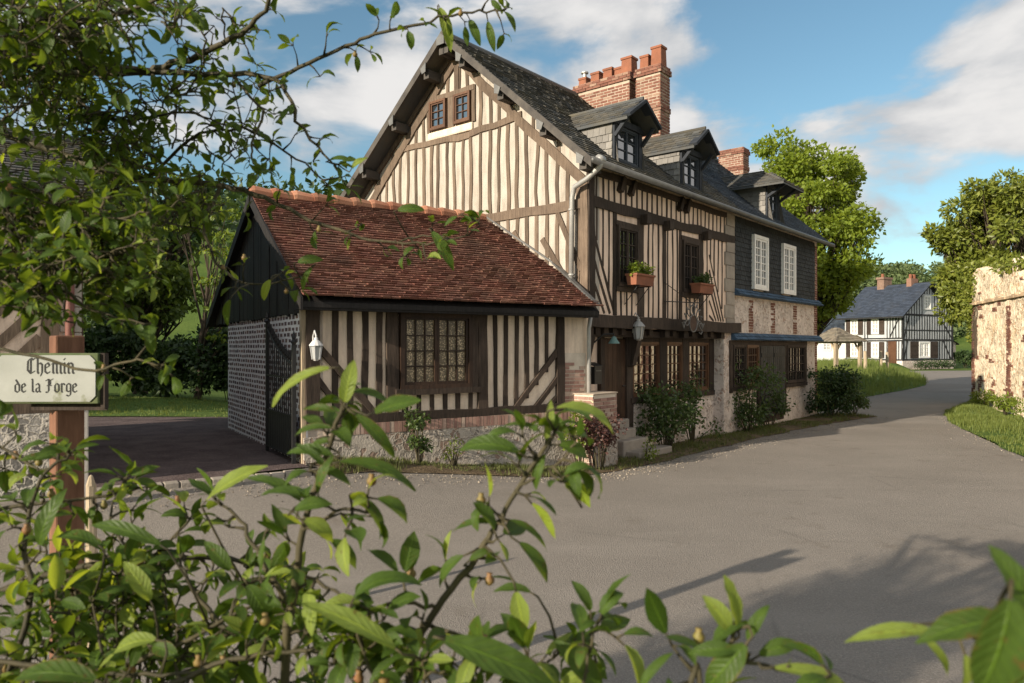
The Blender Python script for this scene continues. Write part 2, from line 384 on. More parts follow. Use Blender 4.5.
def blades(mb, x, y, z, n, h, w, spread, lean=.5):
    for _ in range(n):
        bx = x+rnd.gauss(0, spread); by = y+rnd.gauss(0, spread); hh = h*rnd.uniform(.45, 1.25); t = rnd.random()*6.283
        c, s_ = math.cos(t), math.sin(t); l = hh*lean*rnd.random(); ww = w*rnd.uniform(.6, 1.2)
        dx, dy = -s_*ww/2, c*ww/2
        mb.add([(bx-dx, by-dy, z), (bx+dx, by+dy, z), (bx+c*l*.4+dx*.7, by+s_*l*.4+dy*.7, z+hh*.6), (bx+c*l*.4-dx*.7, by+s_*l*.4-dy*.7, z+hh*.6), (bx+c*l, by+s_*l, z+hh)], [(0, 1, 2, 3), (3, 2, 4)])
def verge(name, L, Rr, nseg, soilmat, crown, gl, gh, gdens, wob=.12, gname='verge_grass', gm=None, edge=True):
    mb = strip(L, Rr, nseg, 6, .012, wob, crown)
    tag(mb.build(name, soilmat, smooth_=True), kind='structure')
    g = MB(); m = 7
    for i in range(nseg):
        for j in range(6):
            for _ in range(gdens):
                u, v = rnd.random(), rnd.random(); a = Vector(mb.v[i*m+j]); b = Vector(mb.v[i*m+j+1]); c = Vector(mb.v[(i+1)*m+j])
                p = a+(b-a)*u+(c-a)*v
                if nz(p.x, p.y, 1.1, 3) < gl: continue
                blades(g, p.x, p.y, p.z-.005, 6, gh*(1+1.3*nz(p.x, p.y, .8, 5)), .009+gh*.03, .035)
    tag(g.build(gname, gm or L_GRASS), kind='stuff')
def hl(x, y): return loc(A0, FS, FT, x, y)
def al(x, y): return loc(C0, AX, AY, x, y)
verge('verge', [al(-.02, .02), al(2.2, .02), al(4.1, .02), hl(1.2, .32), hl(3, .32), hl(6, .1), hl(9, .05), hl(12.2, .05)],
      [al(.1, -.55), al(2.2, -.72), al(4.1, -.75), hl(1.6, -.75), hl(3.2, -.75), hl(6, -.8), hl(9, -1.0), hl(12.6, -1.5)], 90, SOIL, .035, -.2, .06, 6, gm=L_GRASS_D)
verge('verge', [(6.5, 4.5), (8.6, 11.2), (9.75, 14.4), (10.9, 17.4), (11.9, 19.8), (13.3, 22.2), (15.6, 24.8), (17.1, 26.6)],
      [(10, 4), (11.4, 12), (12.6, 15.6), (13.4, 18.6), (14.2, 21), (15.2, 23.1), (16.4, 25.6), (17.2, 26.7)], 70, GROUND, .06, -.9, .10, 16)
bl = []; br = []
for (x0, y0) in ROAD_L: br.append((x0, y0))
for (x0, y0), o in zip(ROAD_L, (0, 2.6, 3.5, 5, 6, 6.5, 7, 7, 7)): bl.append((x0-o*.8, y0+o*.6))
verge('bank', bl[1:], br[1:], 70, GROUND, .05, -.95, .30, 14)

# ------------------------------------------------------------------ walls, roofs, windows
def tiles(mb, O, U, V, N, ul, vl, tw, ex, th, ok=None, jit=.004, lift=.012, curve=None, ok_len=1.25):
    """rows of lapped tiles on the plane O + u*U + v*V (U along the eave, V up the slope)"""
    O, U, V, N = map(Vector, (O, U, V, N)); nr = int(vl/ex); 
    for r in range(nr):
        v0 = r*ex; off = (.5 if r % 2 else 0)*tw
        for c in range(-1, int(ul/tw)+1):
            u0 = max(0, c*tw+off); u1 = min(ul, c*tw+off+tw)
            if u1-u0 < .02: continue
            if ok and not ok((u0+u1)/2, v0+ex/2): continue
            g = .003; j = rnd.uniform(-jit, jit); k = rnd.uniform(0, jit*1.5); v1 = v0+ex*ok_len
            d0 = curve(v0) if curve else 0.; d1 = curve(v1) if curve else 0.
            b = O+N*(th*.2+d0); t = O+N*(-th*.4+d1)
            q = [b+U*(u0+g)+V*(v0+j), b+U*(u1-g)+V*(v0+j+rnd.uniform(-jit, jit)*.6), t+U*(u1-g)+V*v1, t+U*(u0+g)+V*v1]
            e0 = N*(lift+k+th*.5); e1 = N*(lift*.1+th*.3)
            mb.hexa(q+[q[0]+e0, q[1]+e0+N*rnd.uniform(-jit, jit)*.7, q[2]+e1, q[3]+e1])
def bricks(mb, P, a0, a1, z0, z1, L=.22, h=.065, g=.012, proud=.008, ok=None, back=-.03, jit=.004):
    r = 0; z = z0
    while z+h <= z1+.01:
        a = a0-(L/2 if r % 2 else 0)
        while a < a1-.02:
            b0 = max(a, a0); b1 = min(a+L-g, a1)
            if b1-b0 > .03 and (ok is None or ok((b0+b1)/2, z+h/2)):
                q = proud+rnd.uniform(-jit, jit); mb.pbox(P, b0, b1, z, z+h-g, back, q)
            a += L
        z += h; r += 1
def window(par, P, a0, a1, z0, z1, nx, nz_, fm, gm, cas=1, fr=.05, bar=.018, o=.0, dep=.05, pane_mat2=None, name='window', sashm=None):
    f = MB()
    for (b0, b1, c0, c1) in ((a0, a0+fr, z0, z1), (a1-fr, a1, z0, z1), (a0+fr, a1-fr, z0, z0+fr), (a0+fr, a1-fr, z1-fr, z1)): f.pbox(P, b0, b1, c0, c1, o-.03, o+dep)
    W = (a1-a0-2*fr)/cas
    for c in range(cas):
        x0 = a0+fr+c*W; s = fr*.62
        for (b0, b1, c0, c1) in ((x0+.002, x0+s, z0+fr, z1-fr), (x0+W-s, x0+W-.002, z0+fr, z1-fr), (x0+s, x0+W-s, z0+fr, z0+fr+s), (x0+s, x0+W-s, z1-fr-s, z1-fr)): f.pbox(P, b0, b1, c0, c1, o-.02, o+dep*.62)
        for i in range(1, nx): xx = x0+s+(W-2*s)*i/nx; f.pbox(P, xx-bar/2, xx+bar/2, z0+fr+s, z1-fr-s, o-.01, o+dep*.42)
        for i in range(1, nz_): zz = z0+fr+s+(z1-z0-2*fr-2*s)*i/nz_; f.pbox(P, x0+s, x0+W-s, zz-bar/2, zz+bar/2, o-.01, o+dep*.40)
    w = f.build(name, fm, par); g = MB()
    g.pbox(P, a0+fr*.5, a1-fr*.5, z0+fr*.5, z1-fr*.5, o-.012, o-.004); fixn(g.build('pane', gm, w))
    return w

# ================================================================== MAIN HOUSE
house = thing('timber_framed_house', A0, 'tall half-timbered house with steep slate roof, dormers and brick chimneys', 'house', RH)
PF = lambda a, z, o: (a, -o, z)           # street front
PG = lambda a, z, o: (-o, a, z)           # gable end
EZ, RZ, TE, TR = 5.05, 7.98, -.3, 3.05; SL = (RZ-EZ)/(TR-TE)
def roofz(t): return EZ+(t-TE)*SL if t <= TR else RZ-(t-TR)*SL
core = MB()
core.prism([(0, 0, 2.34), (0, 6.1, 2.34), (0, 6.1, roofz(6.1)-.2), (0, TR, RZ-.2), (0, 0, roofz(0)-.16)], (.35, 0, 0))
core.build('gable_wall', PLASTER, house)
m = MB(); m.prism([(.351, .001, 2.34), (.351, 6.1, 2.34), (.351, 6.1, roofz(6.1)-.2), (.351, TR, RZ-.2), (.351, .001, roofz(0)-.16)], (5.64, 0, 0))
m.box((.0, .301, 0), (6.0, 6.1, 2.339)); m.build('wall', PLASTER_F, house)
m = MB(); m.prism([(5.995, 0, 0), (5.995, 6.1, 0), (5.995, 6.1, roofz(6.1)-.2), (5.995, TR, RZ-.2), (5.995, 0, roofz(0)-.16)], (6.0, 0, 0))
m.build('masonry_wall', RUBBLE_F, house)
# gable timbers
g = MB(); lowz, tiez = 4.42, 6.12
def brz(t): return 4.80+(TR-abs(t-TR)-.1)*.955
def lim(t): return brz(t)-.06            # underside of the raking brace
t = .30
for i in range(26):
    tt = .17+i*.226+rnd.uniform(-.025, .025)
    if tt > 5.95: break
    top = min(lim(tt), roofz(tt)-.3) if tt > .25 else 4.75
    zz = tiez-.05 if 1.45 < tt < 4.75 else top
    if zz > lowz+.15: g.timber(PG, tt, lowz+.03, tt, min(zz, top), .07, wob=.024)
    if 1.55 < tt < 4.65 and top > tiez+.1 and not 2.58 < tt < 3.84: g.timber(PG, tt, tiez+.03, tt, top, .068, wob=.018)
    if tt < 3.4: g.timber(PG, tt, 2.6, tt, lowz-.06, .07, wob=.022)
for tt in (2.78, 3.0, 3.3): g.timber(PG, tt, 6.96, tt, lim(tt)+.02, .075)
g.timber(PG, 0, lowz, 6.1, lowz-.02, .15, .035, .02)
g.timber(PG, 1.42, tiez+.03, 2.7, tiez-.03, .12, .035, .05); g.timber(PG, 2.7, tiez-.04, 4.86, tiez+.0, .11, .035, .05)
for sgn in (1, -1):
    a = lambda t: TR+sgn*(t-TR)
    g.timber(PG, a(.1), brz(.1), a(TR-.02), brz(TR-.02), .17, .045, .02)
    for q in (.6, 1.15, 1.7): g.timber(PG, a(q), brz(q)+.05, a(q), roofz(q)-.2, .07, .015)
    g.timber(PG, a(.06), roofz(.06)-.14, a(TR), RZ-.16, .13, .05, .012)
g.timber(PG, TR, 6.95, TR, RZ-.45, .12, .04); g.timber(PG, 2.6, 6.3, 2.6, 7.0, .09, .035); g.timber(PG, 3.83, 6.3, 3.83, 7.0, .09, .035)
g.timber(PG, TR+.15, 6.25, TR+.15, 6.97, .16, .04); g.timber(PG, 2.58, 6.95, 3.85, 6.95, .1, .045)
g.timber(PG, .06, 2.56, .06, 4.86, .16, .04, .01)
g.timber(PG, .15, 2.75, .95, 3.9, .11, .035); g.timber(PG, .12, 3.3, .62, 4.3, .10, .035); g.timber(PG, .65, 2.6, 1.6, 4.1, .1, .035)
g.build('timber_frame', TIMBER, house)
s = MB(); s.pbox(PG, 2.62, 3.84, 6.14, 6.30, -.01, .05); s.build('window_sill', PLASTER_P, house, bev=.03)
window(house, PG, 2.66, 3.10, 6.33, 6.9, 2, 3, BROWNWOOD, GLASS_S, 1, .045, .016, .03)
window(house, PG, 3.32, 3.78, 6.33, 6.9, 2, 3, BROWNWOOD, GLASS_S, 1, .045, .016, .03)
# street front timbers
f = MB(); MB0, MB1 = 4.38, 4.54
win = [(.88, 1.58, 3.08, 4.16), (3.38, 4.10, 3.12, 4.18)]
for i in range(28):
    a = .26+i*.192+rnd.uniform(-.012, .012)
    if a < 5.5: f.timber(PF, a, MB1, a, 5.0, .056, .004, .012)
for i in range(28):
    a = .27+i*.195+rnd.uniform(-.012, .012)
    if a > 5.5: break
    lo, hi = 2.56, MB0
    if any(w0-.07 < a < w1+.2 for w0, w1, _, _ in win):
        if any(w0-.07 < a < w1+.02 for w0, w1, _, _ in win): f.timber(PF, a, 2.56, a, 3.06, .052, .004)
        continue
    if .2 < a < .78: lo = 4.15-(a-.12)*2.25
    if 4.66 < a < 5.4: lo = 4.05-(a-4.66)*1.75
    f.timber(PF, a, lo, a, hi, .057, .004, .014)
for k in range(4): f.timber(PF, .12, 4.02-k*.42, .84-k*.17, 2.58, .06, .007)
for k in range(5): f.timber(PF, 4.68, 4.0-k*.33, 5.42-k*.13, 2.58, .052, .007)
f.timber(PF, .07, 2.56, .07, 5.0, .16, .04, .01)
for a, w in ((.83, .1), (1.70, .17), (2.64, .11), (3.31, .09), (4.26, .17)): f.timber(PF, a, 2.56, a, MB0, w, .02, .01)
for w0, w1, z0, z1 in win: f.timber(PF, w0-.05, z1+.04, w1+.05, z1+.04, .09, .045, .005); f.timber(PF, w0-.05, z0-.05, w1+.05, z0-.05, .09, .05, .005)
f.timber(PF, -.02, (MB0+MB1)/2, 5.98, (MB0+MB1)/2, .16, .035, .015)
f.timber(PF, .1, 4.97, 5.5, 4.97, .1, .05, .01)
for a in (1.78, 2.66, 4.36): f.pbox(PF, a-.085, a+.085, MB0-.1, MB0+.07, 0, .17)
for a in (.95, 1.3, 3.2, 3.5): f.timber(PF, a, 4.75, a+.12, 5.02, .09, .1)
f.build('street_timber_frame', DARKTIMBER, house)
for w0, w1, z0, z1 in win:
    window(house, PF, w0, w1, z0, z1, 2, 4, DARKTIMBER, GLASS, 2, .05, .016, .012, .05)
q = MB()
for i in range(9):
    z = 2.36+i*.3; w = .52 if i % 2 else .44; q.pbox(PF, 5.98-w, 5.985, z, z+.292, -.02, .028+rnd.uniform(0, .008))
q.build('stone_quoin', STONE, house, bev=.008)
j = MB(); j.timber(PF, -.25, 2.445, 6.22, 2.445, .235, .09, .012, -.36); j.pbox(PF, -.1, 5.3, 2.18, 2.30, -.3, -.1)
for a in (.05, 1.72, 2.75, 3.55, 4.45, 5.35): j.pbox(PF, a-.09, a+.09, 2.19, 2.33, -.29, .02)
for a in (.35, .62, .9, 1.2, 2.2, 3.15, 4.0, 4.9): j.pbox(PF, a-.07, a+.07, 2.22, 2.335, -.29, -.03)
PL = lambda a, z, o: (a, .30-o, z)         # recessed ground floor
for a, w in ((.12, .16), (.80, .12), (1.74, .2), (3.04, .26), (4.03, .26), (5.30, .24)): j.timber(PL, a, .3 if a < 1.8 else .95, a, 2.22, w, .08, .006)
for a in (.14, 1.72): j.prism([(a-.07, .22, 1.62), (a-.07, .12, 1.66), (a-.07, -.02, 2.2), (a-.07, .28, 2.2)], (.14, 0, 0))
j.timber(PL, 1.75, 2.16, 5.4, 2.16, .12, .07); j.timber(PL, 1.75, .98, 5.4, .98, .11, .11); j.timber(PL, .4, 1.2, .4, 2.2, .1, .05)
j.build('jetty_frame', DARKTIMBER, house)
for a0, a1 in ((1.86, 2.90), (3.18, 3.89), (4.17, 5.17)):
    window(house, PL, a0, a1, 1.04, 2.10, 4 if a1-a0 > .9 else 3, 5, BROWNWOOD, GLASS, 1, .05, .02, .02, .05)
d = MB(); d.pbox(PL, .87, 1.63, .68, 2.16, -.02, .03)
for i in range(5): d.pbox(PL, .875+i*.15, .875+i*.15+.143, .69, 2.14, .03, .045)
do = d.build('door', wood('door_wood', (.03, .016, .010), (.07, .038, .022), .6), house)
h = MB(); h.tube([(1.54, .255, 1.28), (1.54, .21, 1.28), (1.45, .21, 1.28)], .012); h.build('handle', BLACKIRON, do)
p = MB(); p.pbox(PL, 1.66, 5.42, 0, .92, -.05, .075); p.pbox(PF, 5.42, 5.99, 0, 2.33, -.4, .015)
p.build('stone_plinth', RUBBLE_F, house, bev=.02)
# slate-hung end of the street front
m = MB(); tiles(m, (6.0, -.02, 3.36), (1, 0, 0), (0, 0, 1), (0, -1, 0), 5.72, 1.66, .15, .11, .012,
                ok=lambda u, v: not (1.05 < u < 1.81 and v < 1.29) and not (3.03 < u < 3.81 and v < 1.29), jit=.003, lift=.008)
m.build('slate_hanging', SLATE_DARK, house)
bn = MB()
for z, w0, w1, dz in ((3.2, 5.97, 12.08, .17), (2.16, 5.8, 12.12, .17)):
    n = Vector((0, -.13, .17)).normalized(); up = Vector((0, .17, .13)).normalized()
    bn.prism([(w0, .0, z+.0), (w0, -.15, z-.0), (w0, -.15, z+.02), (w0, -.02, z+dz)], (w1-w0, 0, 0))
bnd = bn.build('slate_string_course', BANDSLATE, house)
b2 = MB()
for z, w0, w1, dz in ((3.2, 5.97, 12.08, .17), (2.16, 5.8, 12.12, .17)):
    b2 = MB(); up = Vector((0, .13, dz-.02)).normalized(); nn = Vector((0, -(dz-.02), .13)).normalized()
    tiles(b2, (w0, -.16, z+.01), (1, 0, 0), up, nn, w1-w0, .2, .16, .095, .01); b2.build('course_slates', BANDSLATE, bnd)
for a0, a1 in ((7.0, 7.86), (8.98, 9.86)):
    window(house, PF, a0-.03, a1+.03, 3.40, 4.72, 2, 6, WHITEPAINT, GLASS_S, 2, .08, .022, .06, .05)
bq = MB()
for a, w in ((7.0, .26), (8.45, .28), (10.1, .28)): bq = MB(); bricks(bq, PF, a-w/2, a+w/2, 2.36, 3.19, .2, ok=lambda x, z: rnd.random() > .08); bq.build('brick_quoin', BRICK, house)
bq = MB(); bricks(bq, PF, 11.72, 11.99, 2.36, 5.0); bricks(bq, PF, 11.80, 11.99, .2, 2.15); bricks(bq, lambda a, z, o: (11.995+o, a, z), 0, 1.2, .2, 4.8)
bq.build('brick_quoin', BRICK, house)
gf = MB()
for (a0, a1, z0, z1) in ((7.42, 9.22, .1, 2.15), (5.74, 7.40, 1.0, 2.15), (9.24, 10.88, .95, 2.15)): gf.pbox(PF, a0, a1, z0, z1, -.05, .012)
for a in (5.76, 7.42, 9.24, 10.88): gf.timber(PF, a, .35 if 7 < a < 9.5 else .95, a, 2.15, .13, .05, .006)
gf.timber(PF, 5.7, 2.1, 10.95, 2.1, .1, .055, .006)
gf.timber(PF, 5.7, 1.02, 7.4, 1.02, .09, .07, .004); gf.timber(PF, 9.24, .97, 10.95, .97, .09, .07, .004)
gf.build('shopfront_frame', DARKTIMBER, house)
window(house, PF, 5.84, 6.58, 1.07, 2.05, 4, 5, DARKTIMBER, GLASS, 1, .05, .018, .025, .05)
window(house, PF, 6.62, 7.34, 1.07, 2.05, 4, 5, BROWNWOOD, GLASS, 1, .05, .018, .025, .05)
window(house, PF, 9.34, 10.8, 1.03, 2.05, 3, 4, DARKTIMBER, GLASS, 2, .05, .018, .025, .05)
for a0 in (7.50, 8.35):
    d = MB(); d.pbox(PF, a0, a0+.82, .26, 2.03, .012, .045)
    for i in range(6): d.pbox(PF, a0+.01+i*.136, a0+.01+i*.136+.128, .28, 2.01, .045, .056)
    for z in (.5, 1.75): d.pbox(PF, a0+.03, a0+.8, z, z+.1, .056, .07)
    do = d.build('plank_door', wood('grey_door', (.022, .023, .024), (.05, .052, .053), .6), house)
hh = MB(); hh.tube([(8.42, -.06, 1.15), (8.42, -.12, 1.15), (8.54, -.12, 1.15)], .013); hh.build('handle', BLACKIRON, do)
# roof
N1 = Vector((0, -SL, 1)).normalized(); V1 = Vector((0, 1, SL)).normalized(); VL = math.hypot(TR-TE, RZ-EZ)
N2 = Vector((0, SL, 1)).normalized(); V2 = Vector((0, -1, SL)).normalized()
rf = MB(); S0, S1 = -.42, 12.3
for sgn in (1, -1):
    y0, y1 = (TE, TR) if sgn > 0 else (2*TR-TE, TR)
    rf.prism([(S0, y0, EZ-.02), (S0, y1, RZ-.02), (S0, y1, RZ-.1), (S0, y0, EZ-.1)], (S1-S0, 0, 0))
roof = rf.build('roof', SLATE_OLD, house)
def sag(v): return -.05*math.sin(math.pi*min(1, v/VL))
DOR = [(1.20, .44), (3.70, .40), (8.32, .36)]
t1 = MB(); tiles(t1, (S0, TE-.02, EZ-.01), (1, 0, 0), V1, N1, 6.3, VL, .20, .112, .012, jit=.006)
t1.build('old_slates', SLATE_OLD, roof)
t1 = MB(); tiles(t1, (S0+6.3, TE-.02, EZ-.01), (1, 0, 0), V1, N1, S1-S0-6.3, VL, .20, .112, .012, jit=.003)
tiles(t1, (S0, 2*TR-TE+.02, EZ-.01), (1, 0, 0), V2, N2, S1-S0, VL, .20, .112, .012)
t1.build('blue_slates', SLATE, roof)
r = MB(); r.tube([(S0, TR, RZ+.0), (S1, TR, RZ+.0)], .06, 8); r.build('ridge_cap', ZINC_D, roof)
# verge boards and purlin ends on the gable
vb = MB(); vz = MB()
for sgn in (1, -1):
    y0 = TE-.06 if sgn > 0 else 2*TR-TE+.06
    vb.prism([(S0-.03, y0, EZ-.17), (S0-.03, y0, EZ-.01), (S0-.03, TR, RZ+.02), (S0-.03, TR, RZ-.14)], (.045, 0, 0))
    for k in (.06, .30, .58, .86, .985):
        tt = y0+(TR-y0)*k; zz = EZ+(RZ-EZ)*k
        vb.box((S0+.04, tt-.07, zz-.34), (.06, tt+.07, zz-.17))
        if k != .985: vz = MB(); vz.prism([(S0-.05, tt-.075*sgn, zz-.16), (S0-.05, tt+.075*sgn, zz-.06), (S0-.05, tt+.07*sgn, zz-.24), (S0-.05, tt-.03*sgn, zz-.27)], (.016, 0, 0)); vz.build('purlin_cap', ZINC_D, house)
vz = MB(); vz.prism([(S0-.055, TR-.1, RZ-.1), (S0-.055, TR-.1, RZ-.24), (S0-.055, TR+.1, RZ-.24), (S0-.055, TR+.1, RZ-.1), (S0-.055, TR, RZ-.02)], (.018, 0, 0))
vb.build('verge_board', simple('dark_verge', (.05, .045, .042), (.09, .08, .07), 6), house); vz.build('purlin_cap', ZINC_D, house)
gt = MB()
gt.tube([(S0-.02, TE-.07, EZ-.05), (S1, TE-.07, EZ-.06)], .055, 9)
gt.build('gutter', ZINC_D, house, smooth_=True)
dp = MB(); dp.tube([(-.2, TE-.08, 5.06), (-.2, TE-.07, 4.93), (-.18, -.12, 4.78), (-.16, .16, 4.68), (-.12, .24, 4.52), (-.12, .26, 2.9)], .045, 9)
for z in (3.2, 4.3): dp.tube([(-.12, .255, z), (-.12, .255, z+.03)], .055, 9)
dp.tube([(-.25, TE-.07, 5.05), (-.12, TE-.07, 5.05)], .07, 9)
dp.build('downpipe', ZINC, house, smooth_=True)
# dormers with a jerkin-headed slate hood
def dormer(c, w, zb, zt, rz, ov, low, back_z=None, hip=0.):
    """c centre along the front, w half width, wall from zb to zt, ridge at rz"""
    y0 = -.03
    back = TE+(rz-EZ)/SL; eb = TE+(zt-EZ)/SL
    dm = MB()
    for sg in (-1, 1):
        x = c+sg*w
        dm.prism([(x-.03, y0, zb), (x-.03, y0, zt), (x-.03, eb, zt), (x-.03, TE+(zb-EZ)/SL-.02, zb)], (.06, 0, 0))
    dm.prism([(c-w, y0+.05, zt-.05), (c+w, y0+.05, zt-.05), (c, y0+.05, rz-.12)], (0, .05, 0))
    d0 = dm.build('dormer', SLATE_GREY, house)
    ck = MB()
    for sg in (-1, 1):
        ck = MB(); x = c+sg*(w+.03); zz = lambda v: TE+((zb+v)-EZ)/SL
        tiles(ck, (x, y0, zb), (0, 1, 0), (0, 0, 1), (sg, 0, 0), eb-y0, zt-zb, .13, .13, .012, ok=lambda u, v: y0+u > zz(v)-.0-5 and y0+u < 9 and (EZ+(y0+u-TE)*SL) < zb+v+.06, jit=.005, lift=.01); ck.build('cheek_slates', SLATE_GREY, d0)
    fr = MB(); PD = lambda a, z, o: (a, y0-o, z)
    fr.pbox(PD, c-w-.02, c-w+.09, zb, zt, -.05, .04); fr.pbox(PD, c+w-.09, c+w+.02, zb, zt, -.05, .04); fr.pbox(PD, c-w+.09, c+w-.09, zb, zb+.07, -.05, .05); fr.pbox(PD, c-w-.05, c+w+.05, zt-.06, zt+.05, -.05, .06)
    fr.pbox(PD, c-w+.09, c+w-.09, zb+.07, zt-.06, -.2, -.06)
    for sg in (-1, 1):
        fr.bar((c+sg*w, y0-.04, zt-.28), (c+sg*w*.98, y0-ov+.05, zt+.0), .06, .06)
        if not hip: fr.bar((c, y0-ov+.02, rz-.05), (c+sg*(w+low), y0-ov+.02, zt-.0), .05, .17, (0, 1, 0))
    fr.build('dormer_frame', simple('dormer_wood', (.02, .024, .03), (.035, .04, .05), 6), d0)
    window(d0, PD, c-w+.10, c+w-.10, zb+.075, zt-.065, 1, 3, simple('dormer_sash', (.05, .06, .075), None), GLASS_S, 2, .035, .018, -.02, .04)
    rr = MB(); tl = MB(); ye = y0-ov; hl_ = hip
    sl = (rz-zt+.02)/(w+low)
    for sg in (-1, 1):
        e0 = Vector((c+sg*(w+low), ye, zt-.02)); r0 = Vector((c, ye+hl_, rz)); r1 = Vector((c, back+.1, rz)); e1 = Vector((c+sg*(w+low), eb+.12, zt-.02))
        dn = Vector((0, 0, -.05)); rr.hexa([e0+dn, r0+dn, r1+dn, e1+dn, e0, r0, r1, e1])
        up = Vector((-sg*(w+low), 0, rz-zt+.02)); vl = up.length; up.normalize(); nn = Vector((sg*(rz-zt+.02), 0, w+low)).normalized()
        def okf(u, v, vl=vl): return hl_ <= 0 or u > hl_*v/vl-.03
        def okb(u, v, vl=vl): return ye+u < eb+.15+(back-eb)*v/vl
        tiles(tl, e0, (0, 1, 0), up, nn, back-ye, vl, .16, .105, .01, ok=lambda u, v: okf(u, v) and okb(u, v), jit=.004)
    if hip:
        rr.add([(c-w-low, ye, zt-.03), (c+w+low, ye, zt-.03), (c, ye+hip, rz-.01), (c-w-low, ye, zt-.07), (c+w+low, ye, zt-.07)], [(0, 1, 2), (4, 3, 2), (0, 3, 4, 1)])
        up = Vector((0, hip, rz-zt)); vl = up.length; up.normalize()
        tiles(tl, (c-w-low, ye, zt-.02), (1, 0, 0), up, Vector((0, -(rz-zt), hip)).normalized(), 2*(w+low), vl, .16, .105, .01, ok=lambda u, v: abs(u-w-low) < (w+low)*(1-v/vl)+.03)
    k = rr.build('dormer_roof', SLATE_OLD, d0)
    tl.tube([(c, ye+hip, rz+.01), (c, back, rz+.01)], .03, 6)
    tl.build('roof_slates', SLATE_OLD, d0)
dormer(1.20, .46, 5.22, 5.98, 6.40, .34, .10)
dormer(3.72, .44, 5.22, 6.02, 6.46, .34, .10)
dormer(8.32, .42, 5.16, 6.05, 6.50, .55, .32, hip=.75)
# chimneys
def chimney(x0, x1, y0, y1, z0, z1, pots, name='chimney', cap=.12):
    m = MB(); m.box((x0+.012, y0+.012, z0), (x1-.012, y1-.012, z1-.01)); c = m.build(name, MORTAR_D, house); b = MB()
    for P, L0, L1 in ((lambda a, z, o: (x0-o+.01, a, z), y0, y1), (lambda a, z, o: (x1+o-.01, a, z), y0, y1), (lambda a, z, o: (a, y0-o+.01, z), x0, x1), (lambda a, z, o: (a, y1+o-.01, z), x0, x1)):
        bricks(b, P, L0, L1, z0, z1-.2, .2, .066, .019, .004); bricks(b, P, L0-.03, L1+.03, z1-.2, z1-.07, .2, .062, .01, .035); bricks(b, P, L0-.01, L1+.01, z1-.07, z1+.0, .2, .062, .01, .012)
        bricks(b, P, L0-.01, L1+.01, z0+(z1-z0)*.55, z0+(z1-z0)*.55+.13, .2, .062, .01, .025)
    b.build('brickwork', BRICK, c)
    for (px_, py_, w, h_) in pots:
        pm = MB()
        a, t_ = w/2, w/2*.9
        pm.hexa([(px_-a, py_-a, z1-.01), (px_+a, py_-a, z1-.01), (px_+a, py_+a, z1-.01), (px_-a, py_+a, z1-.01), (px_-t_, py_-t_, z1+h_), (px_+t_, py_-t_, z1+h_), (px_+t_, py_+t_, z1+h_), (px_-t_, py_+t_, z1+h_)])
        pm.box((px_-a*1.06, py_-a*1.06, z1+h_-.045), (px_+a*1.06, py_+a*1.06, z1+h_+.01)); pm.build('chimney_pot', POT, c, bev=.008)
    return c
chimney(4.0, 4.5, 1.58, 3.12, 6.3, 8.2, [(4.25, 2.96, .22, .2), (4.25, 2.6, .24, .24), (4.25, 2.25, .25, .25), (4.25, 1.95, .24, .2), (4.22, 1.72, .28, .36)])
ck = chimney(3.98, 4.42, .80, 1.42, 5.9, 8.18, [(4.2, 1.27, .22, .3), (4.2, .96, .26, .42)])
cw = MB(); cw.lathe([(.05, 8.4), (.05, 8.52), (.09, 8.53), (.09, 8.56), (.02, 8.58)], (4.25, 2.96, 0)); cw.build('cowl', ZINC, house)
chimney(11.3, 11.75, 1.95, 2.75, 6.6, 8.12, [], 'chimney')

# ================================================================== ANNEX
annex = thing('annex_house', C0, 'low half-timbered outbuilding with red clay tiled roof and brick end wall', 'outbuilding', RA)
PAF = PF; PAE = PG
gz0 = .2
EA, RAZ, AYE, AYR = 2.60, 4.40, -.36, 2.40; SA = (RAZ-EA)/(AYR-AYE)
BYE, BEZ = 6.1, 2.5; SB = (RAZ-BEZ)/(BYE-AYR)
def gx(y): return min(4.82-.315*(y-.178), 4.60)
m = MB(); m.prism([(.05, .02, .7), (4.7, .02, .7), (4.7, .02, 2.66), (.05, .02, 2.66)], (0, .25, 0)); m.build('wall', PLASTER_P, annex)
m = MB(); m.box((-.02, -.06, .0), (4.62, .30, .82)); pl = m.build('stone_plinth', FLINT, annex)
b = MB()
for i in range(62): b.pbox(PAF, .55+i*.062, .55+i*.062+.05, .825, .97, -.06, .065+rnd.uniform(-.006, .004))
b.build('soldier_course', PALEBRICK, annex); m = MB(); m.pbox(PAF, .5, 4.6, .82, .975, -.1, .055); m.build('course_mortar', MORTAR_D, annex)
f = MB()
for a, w in ((.10, .17), (.32, .0), (1.22, .17), (2.66, .16), (4.10, .13)):
    if w: f.timber(PAF, a, .98, a, 2.62, w, .045, .008)
for i in range(4): f.timber(PAF, .42+i*.205, 1.02, .42+i*.205, 2.6, .078, .006, .01)
for i in range(6): f.timber(PAF, 2.90+i*.19, 1.02+(max(0, i-2.1)*.2), 2.90+i*.19, 2.6, .066, .006, .012)
f.timber(PAF, .16, 2.02, .95, 1.12, .10, .034); f.timber(PAF, .14, 1.62, .55, 1.1, .09, .034)
f.timber(PAF, 4.06, 1.95, 3.25, 1.05, .085, .034); f.timber(PAF, 4.06, 1.52, 3.62, 1.05, .08, .034); f.timber(PAF, 4.06, 1.22, 3.86, 1.05, .06, .034)
f.timber(PAF, .04, 1.02, 4.62, 1.04, .11, .06, .02); f.timber(PAF, 0, 2.55, 4.65, 2.55, .12, .05, .01)
for i in range(6): f.timber(PAF, 1.42+i*.21, 1.05, 1.42+i*.21, 1.33, .07, .006, .008)
